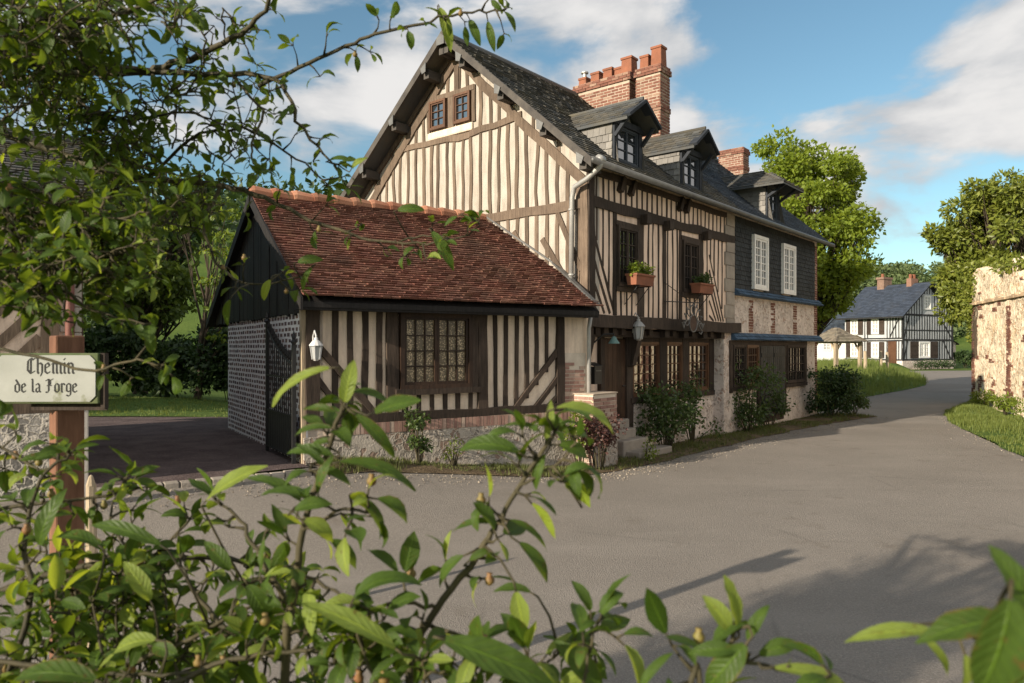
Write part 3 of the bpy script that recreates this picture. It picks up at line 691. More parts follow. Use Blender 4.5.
f.timber(PAF, 1.25, 1.37, 2.62, 1.37, .075, .09, .005); f.timber(PAF, 1.3, 2.52, 2.7, 2.52, .1, .06, .005)
f.timber(PAF, 2.52, 1.35, 2.52, 2.55, .10, .05, .004)
f.build('timber_frame', DARKTIMBER, annex)
window(annex, PAF, 1.32, 2.46, 1.41, 2.48, 3, 4, wood('annex_window_wood', (.022, .013, .009), (.05, .028, .018), .5), LACE, 2, .06, .018, .02, .06)
# brick patch and corner beside the main house
b = MB(); m = MB(); m.pbox(PAF, 4.18, 4.62, .975, 1.9, -.1, .014); m.build('brick_pier_core', MORTAR, annex)
bricks(b, PAF, 4.19, 4.6, .98, 1.9, .2, .06, ok=lambda x, z: z < 1.55+.25*rnd.random(), proud=.022); b.build('brick_pier', PALEBRICK, annex)
# end wall of dark brick in wide pale joints
m = MB(); m.box((.0, .02, 0), (.25, 4.8, 2.5)); m.build('end_wall', MORTAR_G, annex)
b = MB(); 
z = .30; r_ = 0
while z < 2.42:
    y = .13+(.06 if r_ % 2 else 0)
    while y < 4.7:
        w_ = rnd.uniform(.085, .125); b.pbox(PAE, y, y+w_, z+rnd.uniform(-.004, .004), z+.047+rnd.uniform(-.007, .007), -.03, .003+rnd.uniform(-.002, .003)); y += w_+rnd.uniform(.04, .075)
    z += .08+rnd.uniform(-.003, .003); r_ += 1
b.build('end_wall_bricks', BRICK_D, annex)
m = MB(); m.timber(lambda a, z, o: (-o, a, z), .055, .3, .055, 2.55, .11, .035, .004); m.build('corner_post', PALEWOOD, annex)
# boarded gable above it
def az(y): return EA+(y-AYE)*SA if y < AYR else RAZ-(y-AYR)*SB
b = MB(); y = .0
while y < 5.9:
    y1 = min(5.9, y+rnd.uniform(.13, .17)); o = rnd.uniform(.02, .04)
    b.prism([(-o, y+.003, 2.45-rnd.random()*.04), (-o, y1, 2.45), (-o, y1, az(y1)-.1), (-o, y+.003, az(y)-.1)], (o+.2, 0, 0)); y = y1
b.build('weatherboard_gable', BOARD, annex)
VA = Vector((0, 1, SA)).normalized(); NA = Vector((0, -SA, 1)).normalized(); VLA = math.hypot(AYR-AYE, RAZ-EA)
rb = MB()
for sg in (1, -1):
    y0, y1 = (AYE, AYR) if sg > 0 else (BYE, AYR); e_ = EA if sg > 0 else BEZ
    xr0 = gx(y0)+.02; xr1 = gx(y1)+.02
    p = [Vector(q) for q in ((-.12, y0, e_-.03), (xr0, y0, e_-.03), (xr1, y1, RAZ-.03), (-.12, y1, RAZ-.03))]
    d = Vector((0, 0, -.07)); rb.hexa([q+d for q in p]+p)
ar = rb.build('roof', BOARD, annex)
def bell(v): return .05*max(0, 1-v/.8)**2+.014*math.sin(v*3.1)-.03*math.sin(math.pi*v/VLA)
t1 = MB(); tiles(t1, (-.14, AYE-.03, EA+.0), (1, 0, 0), VA, NA, 5.1, VLA+.02, .13, .078, .013, ok=lambda u, v: -.14+u < gx(AYE+v*VA.y)+.02, jit=.009, lift=.016, curve=bell)
tiles(t1, (-.14, BYE+.03, BEZ), (1, 0, 0), Vector((0, -1, SB)).normalized(), Vector((0, SB, 1)).normalized(), 5.0, math.hypot(BYE-AYR, RAZ-BEZ), .165, .1, .014, ok=lambda u, v: -.14+u < gx(BYE-v*.9)+.02)
t1.build('clay_tiles', TILE, ar)
rt = MB(); x = -.14
while x < gx(AYR)-.05:
    vs = []; 
    rt.tube([(x, AYR, RAZ+.015), (x+.05, AYR, RAZ+.028), (x+.36, AYR, RAZ+.012)], [.105, .11, .085], 10); x += .33
rt.build('ridge_tiles', simple('ridge_terracotta', (.30, .12, .07), (.42, .22, .14), 3, .85, isl=.3), ar)
bb = MB()
for y0, e_ in ((AYE-.02, EA), (BYE+.02, BEZ)): bb.prism([(-.16, y0, e_-.14), (-.16, y0, e_+.02), (-.16, AYR, RAZ+.02), (-.16, AYR, RAZ-.15)], (.03, 0, 0))
bb.build('barge_board', BOARD, ar)
fl = MB(); fl.bar((gx(AYE), AYE, EA+.07), (gx(.86), .86, EA+.07+(.86-AYE)*SA), .08, .03, (0, 0, 1)); fl.bar((gx(.86), .86, EA+.07+(.86-AYE)*SA), (gx(AYR), AYR, RAZ+.08), .08, .03, (0, 0, 1)); fl.build('flashing', ZINC_D, ar)
fa = MB(); fa.box((-.12, AYE+.02, EA-.13), (4.62, AYE+.05, EA-.045)); fa.box((-.12, AYE+.05, EA-.12), (4.6, .05, EA-.075)); fa.build('eaves_board', BOARD, annex)
gt = MB(); gt.tube([(4.66, -.10, EA-.06), (4.64, -.07, 2.3), (4.64, -.07, .35)], .035, 9); gt.build('downpipe', ZINC, annex, smooth_=True)

# low brick wall beside the step, and the steps
low = thing('brick_parapet', hl(-.06, -.3)+(0,), 'low brick garden wall beside the house door and downpipe', 'low wall', RH)
m = MB(); m.box((-.42, -.12, 0), (.28, .32, 1.24)); m.build('wall_core', MORTAR, low)
b = MB(); bricks(b, lambda a, z, o: (a, -.12-o, z), -.42, .28, .75, 1.23, .2, .062, proud=.01); bricks(b, lambda a, z, o: (.28+o, a, z), -.12, .32, .1, 1.23, .2, .062, proud=.01); bricks(b, lambda a, z, o: (-.42-o, a, z), -.12, .32, .1, 1.23, .2, .062, proud=.01); b.build('brickwork', PALEBRICK, low)
m = MB(); m.box((-.455, -.16, 0), (.25, -.135, .74)); m.build('stone_base', FLINT, low)
m = MB(); m.box((-.44, -.14, 1.235), (.30, .33, 1.255)); m.build('coping', MORTAR_D, low, bev=.008)
st = thing('door_steps', hl(1.3, 0)+(0,), 'worn grey stone steps leading up to the house door', 'steps', RH)
for i, (x0, x1, y0, z) in enumerate(((-.35, .85, -.44, .16), (-.42, .45, -.16, .34), (-.42, .32, .02, .51), (-.42, .32, .16, .67))):
    m = MB(); m.box((x0, y0, -.05), (x1, .3, z)); o = m.build('step', STONE, st, bev=.025)

# ================================================================== foliage makers
def leafquad(mb, p, d, n, L, w):
    """small folded leaf: base p, direction d, normal n"""
    s_ = d.cross(n); m_ = p+d*(L*.45)-n*(w*.12)
    mb.add([p, m_+s_*(w/2)+n*w*.22, p+d*L, m_-s_*(w/2)+n*w*.22], [(0, 1, 2), (0, 2, 3)])
def rv(): 
    while True:
        v = Vector((rnd.uniform(-1, 1), rnd.uniform(-1, 1), rnd.uniform(-1, 1)))
        if .05 < v.length < 1: return v.normalized()
def cloud(mb, clumps, n, L, w, shell=.55, up=.3):
    for c, r in clumps:
        c = Vector(c); r = Vector((r, r, r*.8)) if not isinstance(r, tuple) else Vector(r)
        for _ in range(n):
            u = rv(); k = rnd.uniform(shell, 1.)*(1+.25*noise.noise(u*2.3+c)); p = c+Vector((u.x*r.x, u.y*r.y, u.z*r.z))*k
            d = (u*.7+rv()*.8+Vector((0, 0, -.25))).normalized(); nn = (rv()+Vector((0, 0, up*2))+u*.4); nn = (nn-d*nn.dot(d))
            if nn.length < .05: continue
            k2 = rnd.uniform(.6, 1.25); leafquad(mb, p, d, nn.normalized(), L*k2, w*k2)
def make_tree(name, base, label, cat, height, clumps, lm, n, L, w, tr=.2, group=None, fork=.3, shell=.45):
    t = thing(name, base, label, cat, 0, group); b = MB(); B = Vector((0, 0, 0)); cz = [Vector(c)-Vector(base) for c, r in clumps]
    top = Vector((sum(c.x for c in cz)/len(cz)*.7, sum(c.y for c in cz)/len(cz)*.7, height*.72))
    pts = [B-Vector((0, 0, .3))]+[B.lerp(top, k/6)+Vector((nz(k, base[0], .9)*.2, nz(k, base[1], .7)*.2, 0)) for k in range(1, 7)]
    b.tube(pts, [tr*1.35]+[tr*(1-k*.13) for k in range(1, 7)], 9)
    for c in cz:
        k = max(1, min(5, int(6*max(fork, (c.z/height)*.75-.12)))); s_ = pts[k]; mid = s_.lerp(c, .5)+Vector((0, 0, -.08*(c-s_).length))+rv()*.1
        b.tube([s_, s_.lerp(mid, .5), mid, c], [tr*.42, tr*.32, tr*.22, tr*.07], 5)
        for _ in range(3): b.tube([mid, mid.lerp(c, .5)+rv()*.25, c+rv()*.5], [tr*.14, tr*.1, tr*.03], 4)
    b.build('trunk', BARK, t)
    f = MB(); cloud(f, [(c, r) for c, (_, r) in zip(cz, clumps)], n, L, w, shell); f.build('crown', lm, t); return t
def blob(c, R_, n, rmin, rmax, dens=1.):
    o = []; c = Vector(c)
    for i in range(n):
        u = rv(); k = rnd.uniform(.35, 1)**.6; p = c+Vector((u.x*R_[0], u.y*R_[1], u.z*R_[2]))*k*.86
        o.append((tuple(p), rnd.uniform(rmin, rmax)))
    return o
def shrub(name, x, y, label, cat, w, h, lm, n, L, lw, clumps=9, group=None, stems=7, dep=None, z=None, flowers=0):
    z = H(x, y) if z is None else z; t = thing(name, (x, y, z), label, cat, 0, group); b = MB(); cl = []
    dep = dep or w
    for i in range(clumps):
        a = rnd.random()*6.28; k = rnd.random()**.5; q = Vector((math.cos(a)*k*w*.36, math.sin(a)*k*dep*.36, h*rnd.uniform(.22, .86)))
        cl.append((tuple(q), rnd.uniform(.16, .27)*min(w, h)))
    for i in range(stems):
        q = Vector(cl[i % len(cl)][0]); b.tube([(q.x*.15, q.y*.15, -.05), (q.x*.5, q.y*.5, q.z*.55), tuple(q*1.02)], [.014, .011, .005], 5)
    b.build('stem', TWIG, t); f = MB(); cloud(f, cl, n, L, lw, .2); f.build('foliage', lm, t)
    if flowers:
        for i in range(flowers):
            g = MB(); q = Vector(rnd.choice(cl)[0])+rv()*.14*h
            for k in range(5): leafquad(g, q, rv(), rv().cross(Vector((0, 0, 1))).normalized(), .035, .03)
            g.build('flower', FLOWER, t)
    return t

# ------------------------------------------------------------------ plants along the house
shrub('climbing_rose', *hl(2.35, -.22), 'straggling rose bush with dark leaves below the barred house windows', 'rose bush', 1.7, 1.45, L_ROSE, 85, .085, .055, 22, stems=14, dep=.7, flowers=3)
shrub('climbing_rose', *hl(3.6, -.15), 'thin rose shoots growing up between the ground floor windows', 'rose bush', 1.2, 1.5, L_ROSE, 60, .075, .05, 14, stems=12, dep=.4)
shrub('climbing_rose', *hl(6.3, -.25), 'tall rose bush covering the stone pier left of the grey double doors', 'rose bush', 1.7, 1.75, L_ROSE, 85, .085, .055, 22, stems=12, dep=.6)
shrub('climbing_rose', *hl(7.7, -.2), 'low loose rose bush in front of the grey double doors', 'rose bush', 1.3, 1.0, L_ROSE, 75, .08, .05, 14, stems=9, dep=.5)
shrub('round_shrub', *hl(11.2, -.55), 'dense dark round shrub at the far corner of the house', 'shrub', 1.9, 1.5, L_DARK, 230, .09, .05, 20, dep=1.6)
shrub('yellow_green_shrub', *hl(12.1, -.95), 'sunlit yellow green shrub at the end of the house verge', 'shrub', 1.1, 1.1, L_ROSE, 150, .08, .045, 12)
shrub('currant_bush', *al(1.5, -.3), 'small sunlit bush against the flint base left of the annex window', 'bush', .55, 1.05, L_ROSE, 60, .06, .045, 9, stems=8, dep=.4)
shrub('currant_bush', *al(2.0, -.35), 'little tuft of pale shoots beside the sunlit bush', 'bush', .35, .5, L_FRESH, 22, .07, .02, 6, stems=6, dep=.3)
shrub('purple_shrub', *al(4.55, -.45), 'dark red leaved shrub before the low brick garden wall', 'shrub', .9, .95, L_RED, 110, .055, .04, 12, dep=.6)
shrub('rose_bush', *al(4.2, -.42), 'pale flowering bush with yellow green leaves beside the downpipe', 'bush', .7, 1.35, L_FRESH, 26, .065, .04, 11, stems=9, dep=.5, flowers=8)
shrub('creeper', *hl(1.05, -.5), 'white flowering creeper at the left foot of the door steps', 'creeper', .55, .4, L_FRESH, 22, .05, .03, 8, stems=6, dep=.4, flowers=10)

# ------------------------------------------------------------------ window boxes, lanterns, wrought iron
def winbox(s0, z, label, plabel, pm):
    p = hl(s0, -.24); t = thing('window_box', (p[0], p[1], z), label, 'window box', RH)
    b = MB(); w = .30
    b.hexa([(-w, -.09, 0), (w, -.09, 0), (w, .09, 0), (-w, .09, 0), (-w-.02, -.11, .2), (w+.02, -.11, .2), (w+.02, .11, .2), (-w-.02, .11, .2)])
    b.box((-w-.03, -.125, .165), (w+.03, .125, .2)); b.build('planter', POT, t)
    k = MB()
    for x in (-.2, .2): k.tube([(x, -.1, -.012), (x, .2, -.012), (x, .21, -.34), (x, -.06, -.015)], .009, 5)
    k.build('bracket', BLACKIRON, t)
    q = thing('potted_plant', (p[0], p[1], z+.19), plabel, 'potted plant', RH)
    f = MB(); cloud(f, [((rnd.uniform(-.24, .24), rnd.uniform(-.06, .06), rnd.uniform(.02, .16)), .1) for _ in range(12)], 40, .055, .045, .1, .8); f.build('foliage', pm, q)
winbox(1.32, 3.10, 'terracotta window box under the left upper window of the street front', 'pale green plant filling the left window box', L_FRESH)
winbox(3.84, 3.10, 'terracotta window box under the right upper window of the street front', 'darker green plant in the right window box', L_ROSE)
def lantern(p, label, m, s=1., arm=None, rz=0):
    t = thing('wall_lantern', p, label, 'lantern', rz)
    b = MB(); b.lathe([(.03*s, -.02*s), (.05*s, .0), (.065*s, .01*s)], n=6)
    for k in range(6):
        a = k*math.pi/3; b.bar((.058*s*math.cos(a), .058*s*math.sin(a), 0), (.088*s*math.cos(a), .088*s*math.sin(a), .2*s), .012*s)
    b.lathe([(.105*s, .2*s), (.10*s, .215*s), (.055*s, .27*s), (.03*s, .285*s), (.03*s, .31*s), (.012*s, .33*s), (.018*s, .345*s), (.0, .36*s)], n=12)
    if arm: b.tube([(0, 0, .34*s), (arm[0]*.5, arm[1]*.5, .42*s), (arm[0], arm[1], .34*s), (arm[0], arm[1], .1*s)], .011, 6)
    b.build('lantern_frame', m, t)
    g = MB(); g.lathe([(.05*s, .005), (.08*s, .195*s)], n=6); g.build('lantern_glass', simple('lantern_pane', (.35, .36, .36), None, rough=.15, spec=.6), t)
p = hl(1.42, -.14); lantern((p[0], p[1], 2.14), 'grey iron lantern hanging at the jetty beam by the door', ZINC, 1.15, (.0, .12), RH)
p = al(.10, -.17); lantern((p[0], p[1], 1.84), 'white lantern on the corner post of the tiled annex', LANTERN_W, .88, (0., .12), RA)
# wrought iron emblem of the smithy: rays round a disc
p = hl(3.22, -.34); em = thing('wrought_iron_sign', (p[0], p[1], 2.47), 'black wrought iron sign with rays and scrolls above the ground floor windows', 'iron sign', RH)
b = MB(); b.prism([(.15*math.cos(k*.3927), 0, .15*math.sin(k*.3927)) for k in range(16)], (0, .03, 0))
b.build('disc', simple('rusty_disc', (.05, .03, .022), (.09, .055, .04), 12), em)
b = MB(); b.tube([(.17*math.cos(k*.3927), 0, .17*math.sin(k*.3927)) for k in range(17)], .014, 5)
for k in range(9):
    a = math.pi*(k/8); c, s_ = math.cos(a), math.sin(a)
    path = [(c*r+ .05*math.sin((r-.18)*16)*-s_, 0, s_*r+.05*math.sin((r-.18)*16)*c) for r in (.18, .24, .30, .36, .42)]
    cx, cz = path[-1][0], path[-1][2]
    path += [(cx+.035*math.cos(a+q)+(-.035*c), 0, cz+.035*math.sin(a+q)-.035*s_) for q in (.9, 1.9, 2.9, 3.9)]
    b.tube(path, .011, 5)
for sg in (-1, 1):
    b.tube([(sg*(.2+.1*q-.04*math.sin(q*3)), 0, -.02+.09*math.sin(q*2.2)) for q in (0, .5, 1, 1.5, 2., 2.5, 3)], .012, 5)
b.tube([(.33+.08*math.cos(q), -.0, -.05+.06*math.sin(q)) for q in (0, .8, 1.6, 2.4, 3.2)]+[(.26, 0, -.06), (.33, 0, -.11), (.40, 0, -.16), (.34, 0, -.21), (.26, 0, -.18)], .014, 5)
b.build('scrollwork', simple('worn_iron', (.07, .07, .068), (.16, .155, .15), 9, .6, .4), em)
b = MB(); b.tube([(-.62, .3, .42), (.35, .0, .42)], .011, 5); b.tube([(-.62, .32, .8), (.1, .1, .43)], .008, 5); b.tube([(.0, .0, .16), (0, .0, .42)], .01, 5); b.build('bracket', BLACKIRON, em)
p = hl(.62, -.12); bl_ = thing('bell_lamp', (p[0], p[1], 2.06), 'small green bell shaped lamp on a bracket beside the house door', 'lamp', RH)
b = MB(); b.lathe([(.10, 0), (.095, .015), (.055, .07), (.04, .11), (.012, .125)], n=14); b.build('lamp_shade', COPPER, bl_)
b = MB(); b.tube([(0, 0, .12), (0, 0, .17), (-.15, .12, .16), (-.3, .3, -.05)], .014, 6); b.build('bracket', BLACKIRON, bl_)
p = hl(.42, .14); mbx = thing('letter_box', (p[0], p[1], 1.36), 'black metal letter box hanging beside the house door', 'letter box', RH)
b = MB(); b.box((-.11, -.07, 0), (.11, .07, .3)); b.prism([(-.12, -.08, .3), (.12, -.08, .3), (.12, .08, .36), (-.12, .08, .36)], (0, .0, .015)); b.build('box', BLACKIRON, mbx)
b = MB(); b.box((-.08, -.078, .22), (.08, -.071, .24)); b.build('slot', ZINC_D, mbx)

# ------------------------------------------------------------------ iron gate folded back against the annex end wall
p = al(-.12, .06); gate = thing('iron_gate', (p[0], p[1], H(*p)), 'black iron gate with spear points folded against the brick end wall', 'gate', RA)
g0 = H(*p); zt = lambda y: 1.32+.50*(y/1.35)**1.6
b = MB()
for z in (.1, .62, 1.12): b.bar((0, 0, z), (0, 1.36, z), .035, .02)
b.tube([(0, y, zt(y)-.02) for y in [i*.135 for i in range(11)]], .016, 5); b.bar((0, 0, 0), (0, 0, 1.55), .05); b.bar((0, 1.36, .02), (0, 1.36, 1.86), .045)
b.box((-.006, .02, .1), (.006, 1.35, .62)); b.build('gate_leaf', BLACKIRON, gate)
b = MB()
for i in range(14):
    y = .06+i*.1; z = zt(y)+.02; b.tube([(0, y, .08), (0, y, z)], .010, 5); b.lathe([(.011, 0), (.028, .03), (.0, .13)], (0, y, z), 6)
for y, z in ((0, 1.55), (1.36, 1.86)): b.lathe([(.02, 0), (.045, .04), (.02, .075), (.03, .1), (.0, .2)], (0, y, z), 8)
b.build('spear_bars', BLACKIRON, gate)

# ------------------------------------------------------------------ timbered house at the left edge
LH = Vector((-4.74, 7.95, 0)); RL_ = R(32.5); LX = Vector((math.cos(RL_), math.sin(RL_), 0)); LY = Vector((-LX.y, LX.x, 0))
lh = thing('roadside_house', LH, 'half-timbered house at the left edge with flint base and slanted dark beams', 'house', RL_)
m = MB(); m.box((-7, 0, 1.25), (0, 5.6, 3.66)); m.prism([(-7, .0, 3.66), (-7, 5.6, 3.66), (-7, 2.8, 4.9)], (7, 0, 0)); m.build('wall', PLASTER_F, lh)
m = MB(); m.box((-7.03, -.05, 0), (.03, 5.63, 1.32)); m.build('flint_base', m_rubble('left_flint', (.62, .57, .50), ((.16, .15, .14), (.45, .42, .38), (.10, .09, .09)), 13, .85), lh)
f = MB()
f.timber(PF, -.28, 1.3, -.28, 3.64, .17, .05, .008); f.timber(PF, -7, 1.36, 0, 1.36, .14, .05, .01); f.timber(PF, -7, 2.85, -.2, 2.85, .15, .05, .01); f.timber(PF, -7, 3.6, 0, 3.6, .15, .05, .01)
for k in range(3): f.timber(PF, -.36, 2.44-k*.34, -1.30+k*.32, 1.42, .10, .035, .01)
for k in range(9): f.timber(PF, -.36-k*.3, 2.78, -1.62-k*.3, 1.42, .11, .035, .01)
for k in range(22): f.timber(PF, -.6-k*.29, 2.9, -.6-k*.29, 3.6, .09, .03, .012)
for k in range(12): f.timber(lambda a, z, o: (o, a, z), .1+k*.48, 1.3, .1+k*.48, 3.6, .1, .03, .01)
f.build('timber_frame', TIMBER, lh)
q = MB()
for z in range(8): q.pbox(PF, -.19 if z % 2 else -.16, .012, 1.33+z*.277, 1.33+z*.277+.27, -.03, .03)
q.build('corner_stones', PLASTER, lh, bev=.01)
rb = MB(); tl = MB(); eL, rL = 3.62, 5.0; ye, yr = -.45, 2.8; s_ = (rL-eL)/(yr-ye)
for sg in (1, -1):
    y0 = ye if sg > 0 else 2*yr-ye; rb.prism([(-7.3, y0, eL), (-7.3, yr, rL), (-7.3, yr, rL-.1), (-7.3, y0, eL-.1)], (7.42, 0, 0))
    tiles(tl, (-7.3, y0, eL), (1, 0, 0), Vector((0, sg, s_)).normalized(), Vector((0, -sg*s_, 1)).normalized(), 7.42, math.hypot(yr-ye, rL-eL), .22, .14, .014)
r_ = rb.build('roof', BOARD, lh); tl.build('roof_slates', SLATE_OLD, r_)
d = MB(); d.tube([(-.10, -.07, 3.6), (-.10, -.07, 1.0)], .045, 8); d.lathe([(.05, 3.5), (.09, 3.56), (.09, 3.7)], (-.10, -.07, 0), 8); d.build('downpipe', simple('rusty_pipe', (.14, .05, .04), (.2, .09, .07), 8, .6), lh, smooth_=True)
pp = at(82, 372, 7.3); 
gp = thing('gate_post', (pp.x, pp.y, H(pp.x, pp.y)), 'white stone gate post behind the village sign', 'gate post', RL_)
hgt = 1.35-.0
b = MB(); b.box((-.055, -.055, -.1), (.055, .055, .98)); b.build('post', simple('pale_stone', (.50, .46, .42), (.42, .38, .34), 6), gp, bev=.01)
b = MB(); b.box((-.07, -.07, .982), (.07, .07, 1.02)); b.build('cap', MORTAR, gp, bev=.01)
lantern((pp.x, pp.y, H(pp.x, pp.y)+1.045), 'white lantern on top of the gate post behind the village sign', LANTERN_W, 1.0)

# ------------------------------------------------------------------ village sign
SY = 3.1; sp = at(56, 347, SY); zb = H(sp.x, sp.y)
sign = thing('village_sign', (sp.x, sp.y, zb), 'cream wooden street sign lettered in black on a brown post', 'street sign', 0.)
b = MB(); b.bar((0, .076, -.2), (0, .076, 2.05-zb), .112, .112, (1, 1, 0)); b.build('post', POSTWOOD, sign, bev=.008)
sx0, sx1 = at(2, 347, SY).x-sp.x, at(104, 347, SY).x-sp.x; sz1, sz0 = at(0, 353, SY).z-zb, at(0, 403, SY).z-zb
b = MB(); b.box((sx0, -.044, sz0), (sx1, -.012, sz1)); bd_ = b.build('board', simple('green_board', (.05, .085, .03), (.12, .13, .06), 14, .8), sign, bev=.004)
c_ = .033; e_ = .009
pl_ = [(sx0+e_, sz0+c_), (sx0+c_, sz0+e_), (sx1-c_, sz0+e_), (sx1-e_, sz0+c_), (sx1-e_, sz1-c_), (sx1-c_, sz1-e_), (sx0+c_, sz1-e_), (sx0+e_, sz1-c_)]
b = MB(); b.prism([(x, -.0452, z) for x, z in pl_], (0, -.004, 0))
n = NT('weathered_cream'); cc = n.mix(n.ramp(n.noise(6, 6), .35, .7), (.34, .35, .325), (.26, .27, .245)); cc = n.mix(n.ramp(n.noise(14, 6), .60, .72), cc, (.16, .17, .10))
b.build('sign_panel', n.done(cc, .6, None, .3), bd_)
b = MB(); b.box((sx1+.002, -.03, sz0-.02), (sx1+.02, .0, sz1)); b.box((-.1, -.010, sz0-.03), (sx1+.018, .0, sz0-.002)); b.build('bracket', DARKTIMBER, sign)
# black letter strokes written with a broad nib held at 40 degrees (units: x-height = 1)
GL = {
 'e': (.62, [[(.08, .8), (.08, .18), (.3, 0), (.52, .16)], [(.08, .82), (.34, 1.0), (.5, .74), (.12, .5)]]),
 'd': (.72, [[(.12, .82), (.12, .16), (.36, 0), (.58, .18), (.58, .8), (.2, 1.42)], [(.12, .8), (.36, .98), (.56, .8)]]),
 'l': (.34, [[(.06, 1.5), (.14, 1.42), (.14, .14), (.3, .02)]]),
 'a': (.68, [[(.12, .84), (.34, 1.0), (.5, .82), (.5, .14), (.64, .02)], [(.5, .56), (.16, .44), (.12, .16), (.28, 0), (.5, .18)]]),
 'F': (.86, [[(.02, 1.30), (.3, 1.48), (.52, 1.34), (.82, 1.5)], [(.34, 1.4), (.34, .14), (.16, -.04), (.02, .06)], [(.16, .74), (.38, .84), (.64, .74)], [(.52, 1.34), (.52, .9)]]),
 'o': (.68, [[(.12, .82), (.12, .18), (.34, 0), (.56, .18), (.56, .82), (.34, 1.0), (.12, .82)]]),
 'r': (.52, [[(.04, .88), (.14, 1.), (.14, .1), (.24, 0)], [(.14, .82), (.34, 1.0), (.48, .84)]]),
 'g': (.68, [[(.12, .82), (.12, .2), (.32, .06), (.54, .22)], [(.12, .82), (.34, 1.0), (.56, .86), (.56, -.26), (.34, -.44), (.1, -.3)]]),
 'C': (.86, [[(.46, 1.44), (.16, 1.2), (.12, .34), (.42, .0), (.78, .22)], [(.44, 1.44), (.62, 1.26), (.8, 1.42)], [(.42, 1.3), (.42, .12)]]),
 'h': (.70, [[(.04, 1.42), (.14, 1.5), (.14, .12), (.24, 0)], [(.14, .8), (.38, 1.0), (.56, .82), (.56, .1), (.42, -.22)]]),
 'm': (1.0, [[(.04, .88), (.14, 1.0), (.14, .1), (.24, 0)], [(.14, .8), (.34, 1.), (.48, .84), (.48, .1), (.58, 0)], [(.48, .8), (.68, 1.), (.84, .84), (.84, .1), (.96, 0)]]),
 'i': (.32, [[(.04, .88), (.14, 1.0), (.14, .1), (.26, 0)], [(.1, 1.28), (.2, 1.4)]]),
 'n': (.70, [[(.04, .88), (.14, 1.0), (.14, .1), (.24, 0)], [(.14, .8), (.36, 1.), (.54, .84), (.54, .1), (.66, 0)]]),
 ' ': (.42, [])}
def write(mb, text, x0, x1, z, y):
    tot = sum(GL[c][0]+.06 for c in text); k = (x1-x0)/tot; nib = Vector((math.cos(R(38)), 0, math.sin(R(38))))*.085*k; x = x0
    hair = Vector((nib.z, 0, -nib.x))*.16
    for ch in text:
        w_, st_ = GL[ch]
        for s in st_:
            for (a, b_), (c, d_) in zip(s, s[1:]):
                p = Vector((x+a*k, y-rnd.random()*.0004, z+b_*k)); q = Vector((x+c*k, p.y, z+d_*k)); dd = (q-p).normalized()
                cr = abs(dd.cross(nib.normalized()).y)
                o = nib if cr > .25 else nib*.9+hair
                pts = [p-o, p+o, q+o, q-o] if cr > .25 else [p-nib*.6-hair*2, p-nib*.6+hair*2, q+nib*.6+hair*2, q+nib*.6-hair*2]
                mb.prism(pts, (0, -.0008, 0))
        x += (w_+.06)*k
lt = MB(); X = lambda x: at(x, 347, SY).x-sp.x; Zp = lambda y: at(0, y, SY).z-zb
write(lt, 'Chemin', X(34), X(82), Zp(373), -.0500); write(lt, 'de la Forge', X(22), X(85), Zp(391.5), -.0500)
lt.build('lettering', simple('black_letter_paint', (.015, .015, .015), None, rough=.6), bd_)
pk = at(91, 480, 4.6); pz = H(pk.x, pk.y)
stk = thing('wooden_stake', (pk.x, pk.y, pz), 'pale split wooden stake standing behind the sign post', 'stake'); b = MB(); b.tube([(0, 0, -.1), (.005, 0, .5), (0, 0, 1.12)], [.034, .036, .03], 7); b.build('shaft', PALEWOOD, stk)
b = MB(); b.lathe([(.03, 1.12), (.012, 1.18), (.0, 1.19)], n=7); b.build('tip', PALEWOOD, stk)

# ------------------------------------------------------------------ garden wall on the right
w0 = Vector((16.9, 26.2, 0)); wd = Vector((-.311, -.95, 0)).normalized(); RWZ = math.atan2(wd.y, wd.x)
gw = thing('garden_wall', w0, 'tall sunlit cream rubble wall with brick piers and broken crest', 'wall', RWZ)
LW = 19.
def wtop(x): return 4.62+.28*nz(x, 0, .8)+.12*nz(x, 3, 2.6)-(.55*smooth(x, 4.2, 5.) if x < 5 else .55*(1-smooth(x, 6.2, 8.5)))-.02*x+.09*nz(x, 7, 5.)
m = MB(); nx_ = 420; nj = 56
for i in range(nx_+1):
    x = LW*i/nx_; zt_ = wtop(x)
    for j in range(nj+1):
        z = -.3+(zt_+.3)*j/nj; q = noise.voronoi(Vector((x*4.6, z*6.5, 1.)))[0]; m.v.append((x, -.205+.03*nz(x, z, 1.6)+.02*nz(x, z, 9)+.018*nz(x, z, 17)-.04*max(0., .55-q[0]*1.2), z))
    m.v.append((x, .1, zt_+.08)); m.v.append((x, .35, zt_)); m.v.append((x, .35, -.3))
c = nj+4
m.f = [(i*c+j, (i+1)*c+j, (i+1)*c+j+1, i*c+j+1) for i in range(nx_) for j in range(c-1)]+[tuple(range(c))[::-1], tuple(range(nx_*c, nx_*c+c))]
fixn(m.build('masonry', RUBBLE_W, gw))
PW = lambda a, z, o: (a, -.235-o, z)
b = MB()
for x, w_, zz in ((3.9, .36, 3.35), (8.2, .36, 3.4), (12.6, .36, 3.4), (17, .36, 3.4)): bricks(b, PW, x-w_/2, x+w_/2, .15, zz, .17, .07, .012, .004, ok=lambda a, z: rnd.random() > .10)
bricks(b, PW, .0, .30, .2, 3.45, .22, .07, .012, .006, ok=lambda a, z: rnd.random() > .3); bricks(b, lambda a, z, o: (-.01-o, a, z), -.23, .35, 0, 4.2, ok=lambda a, z: rnd.random() > .35)
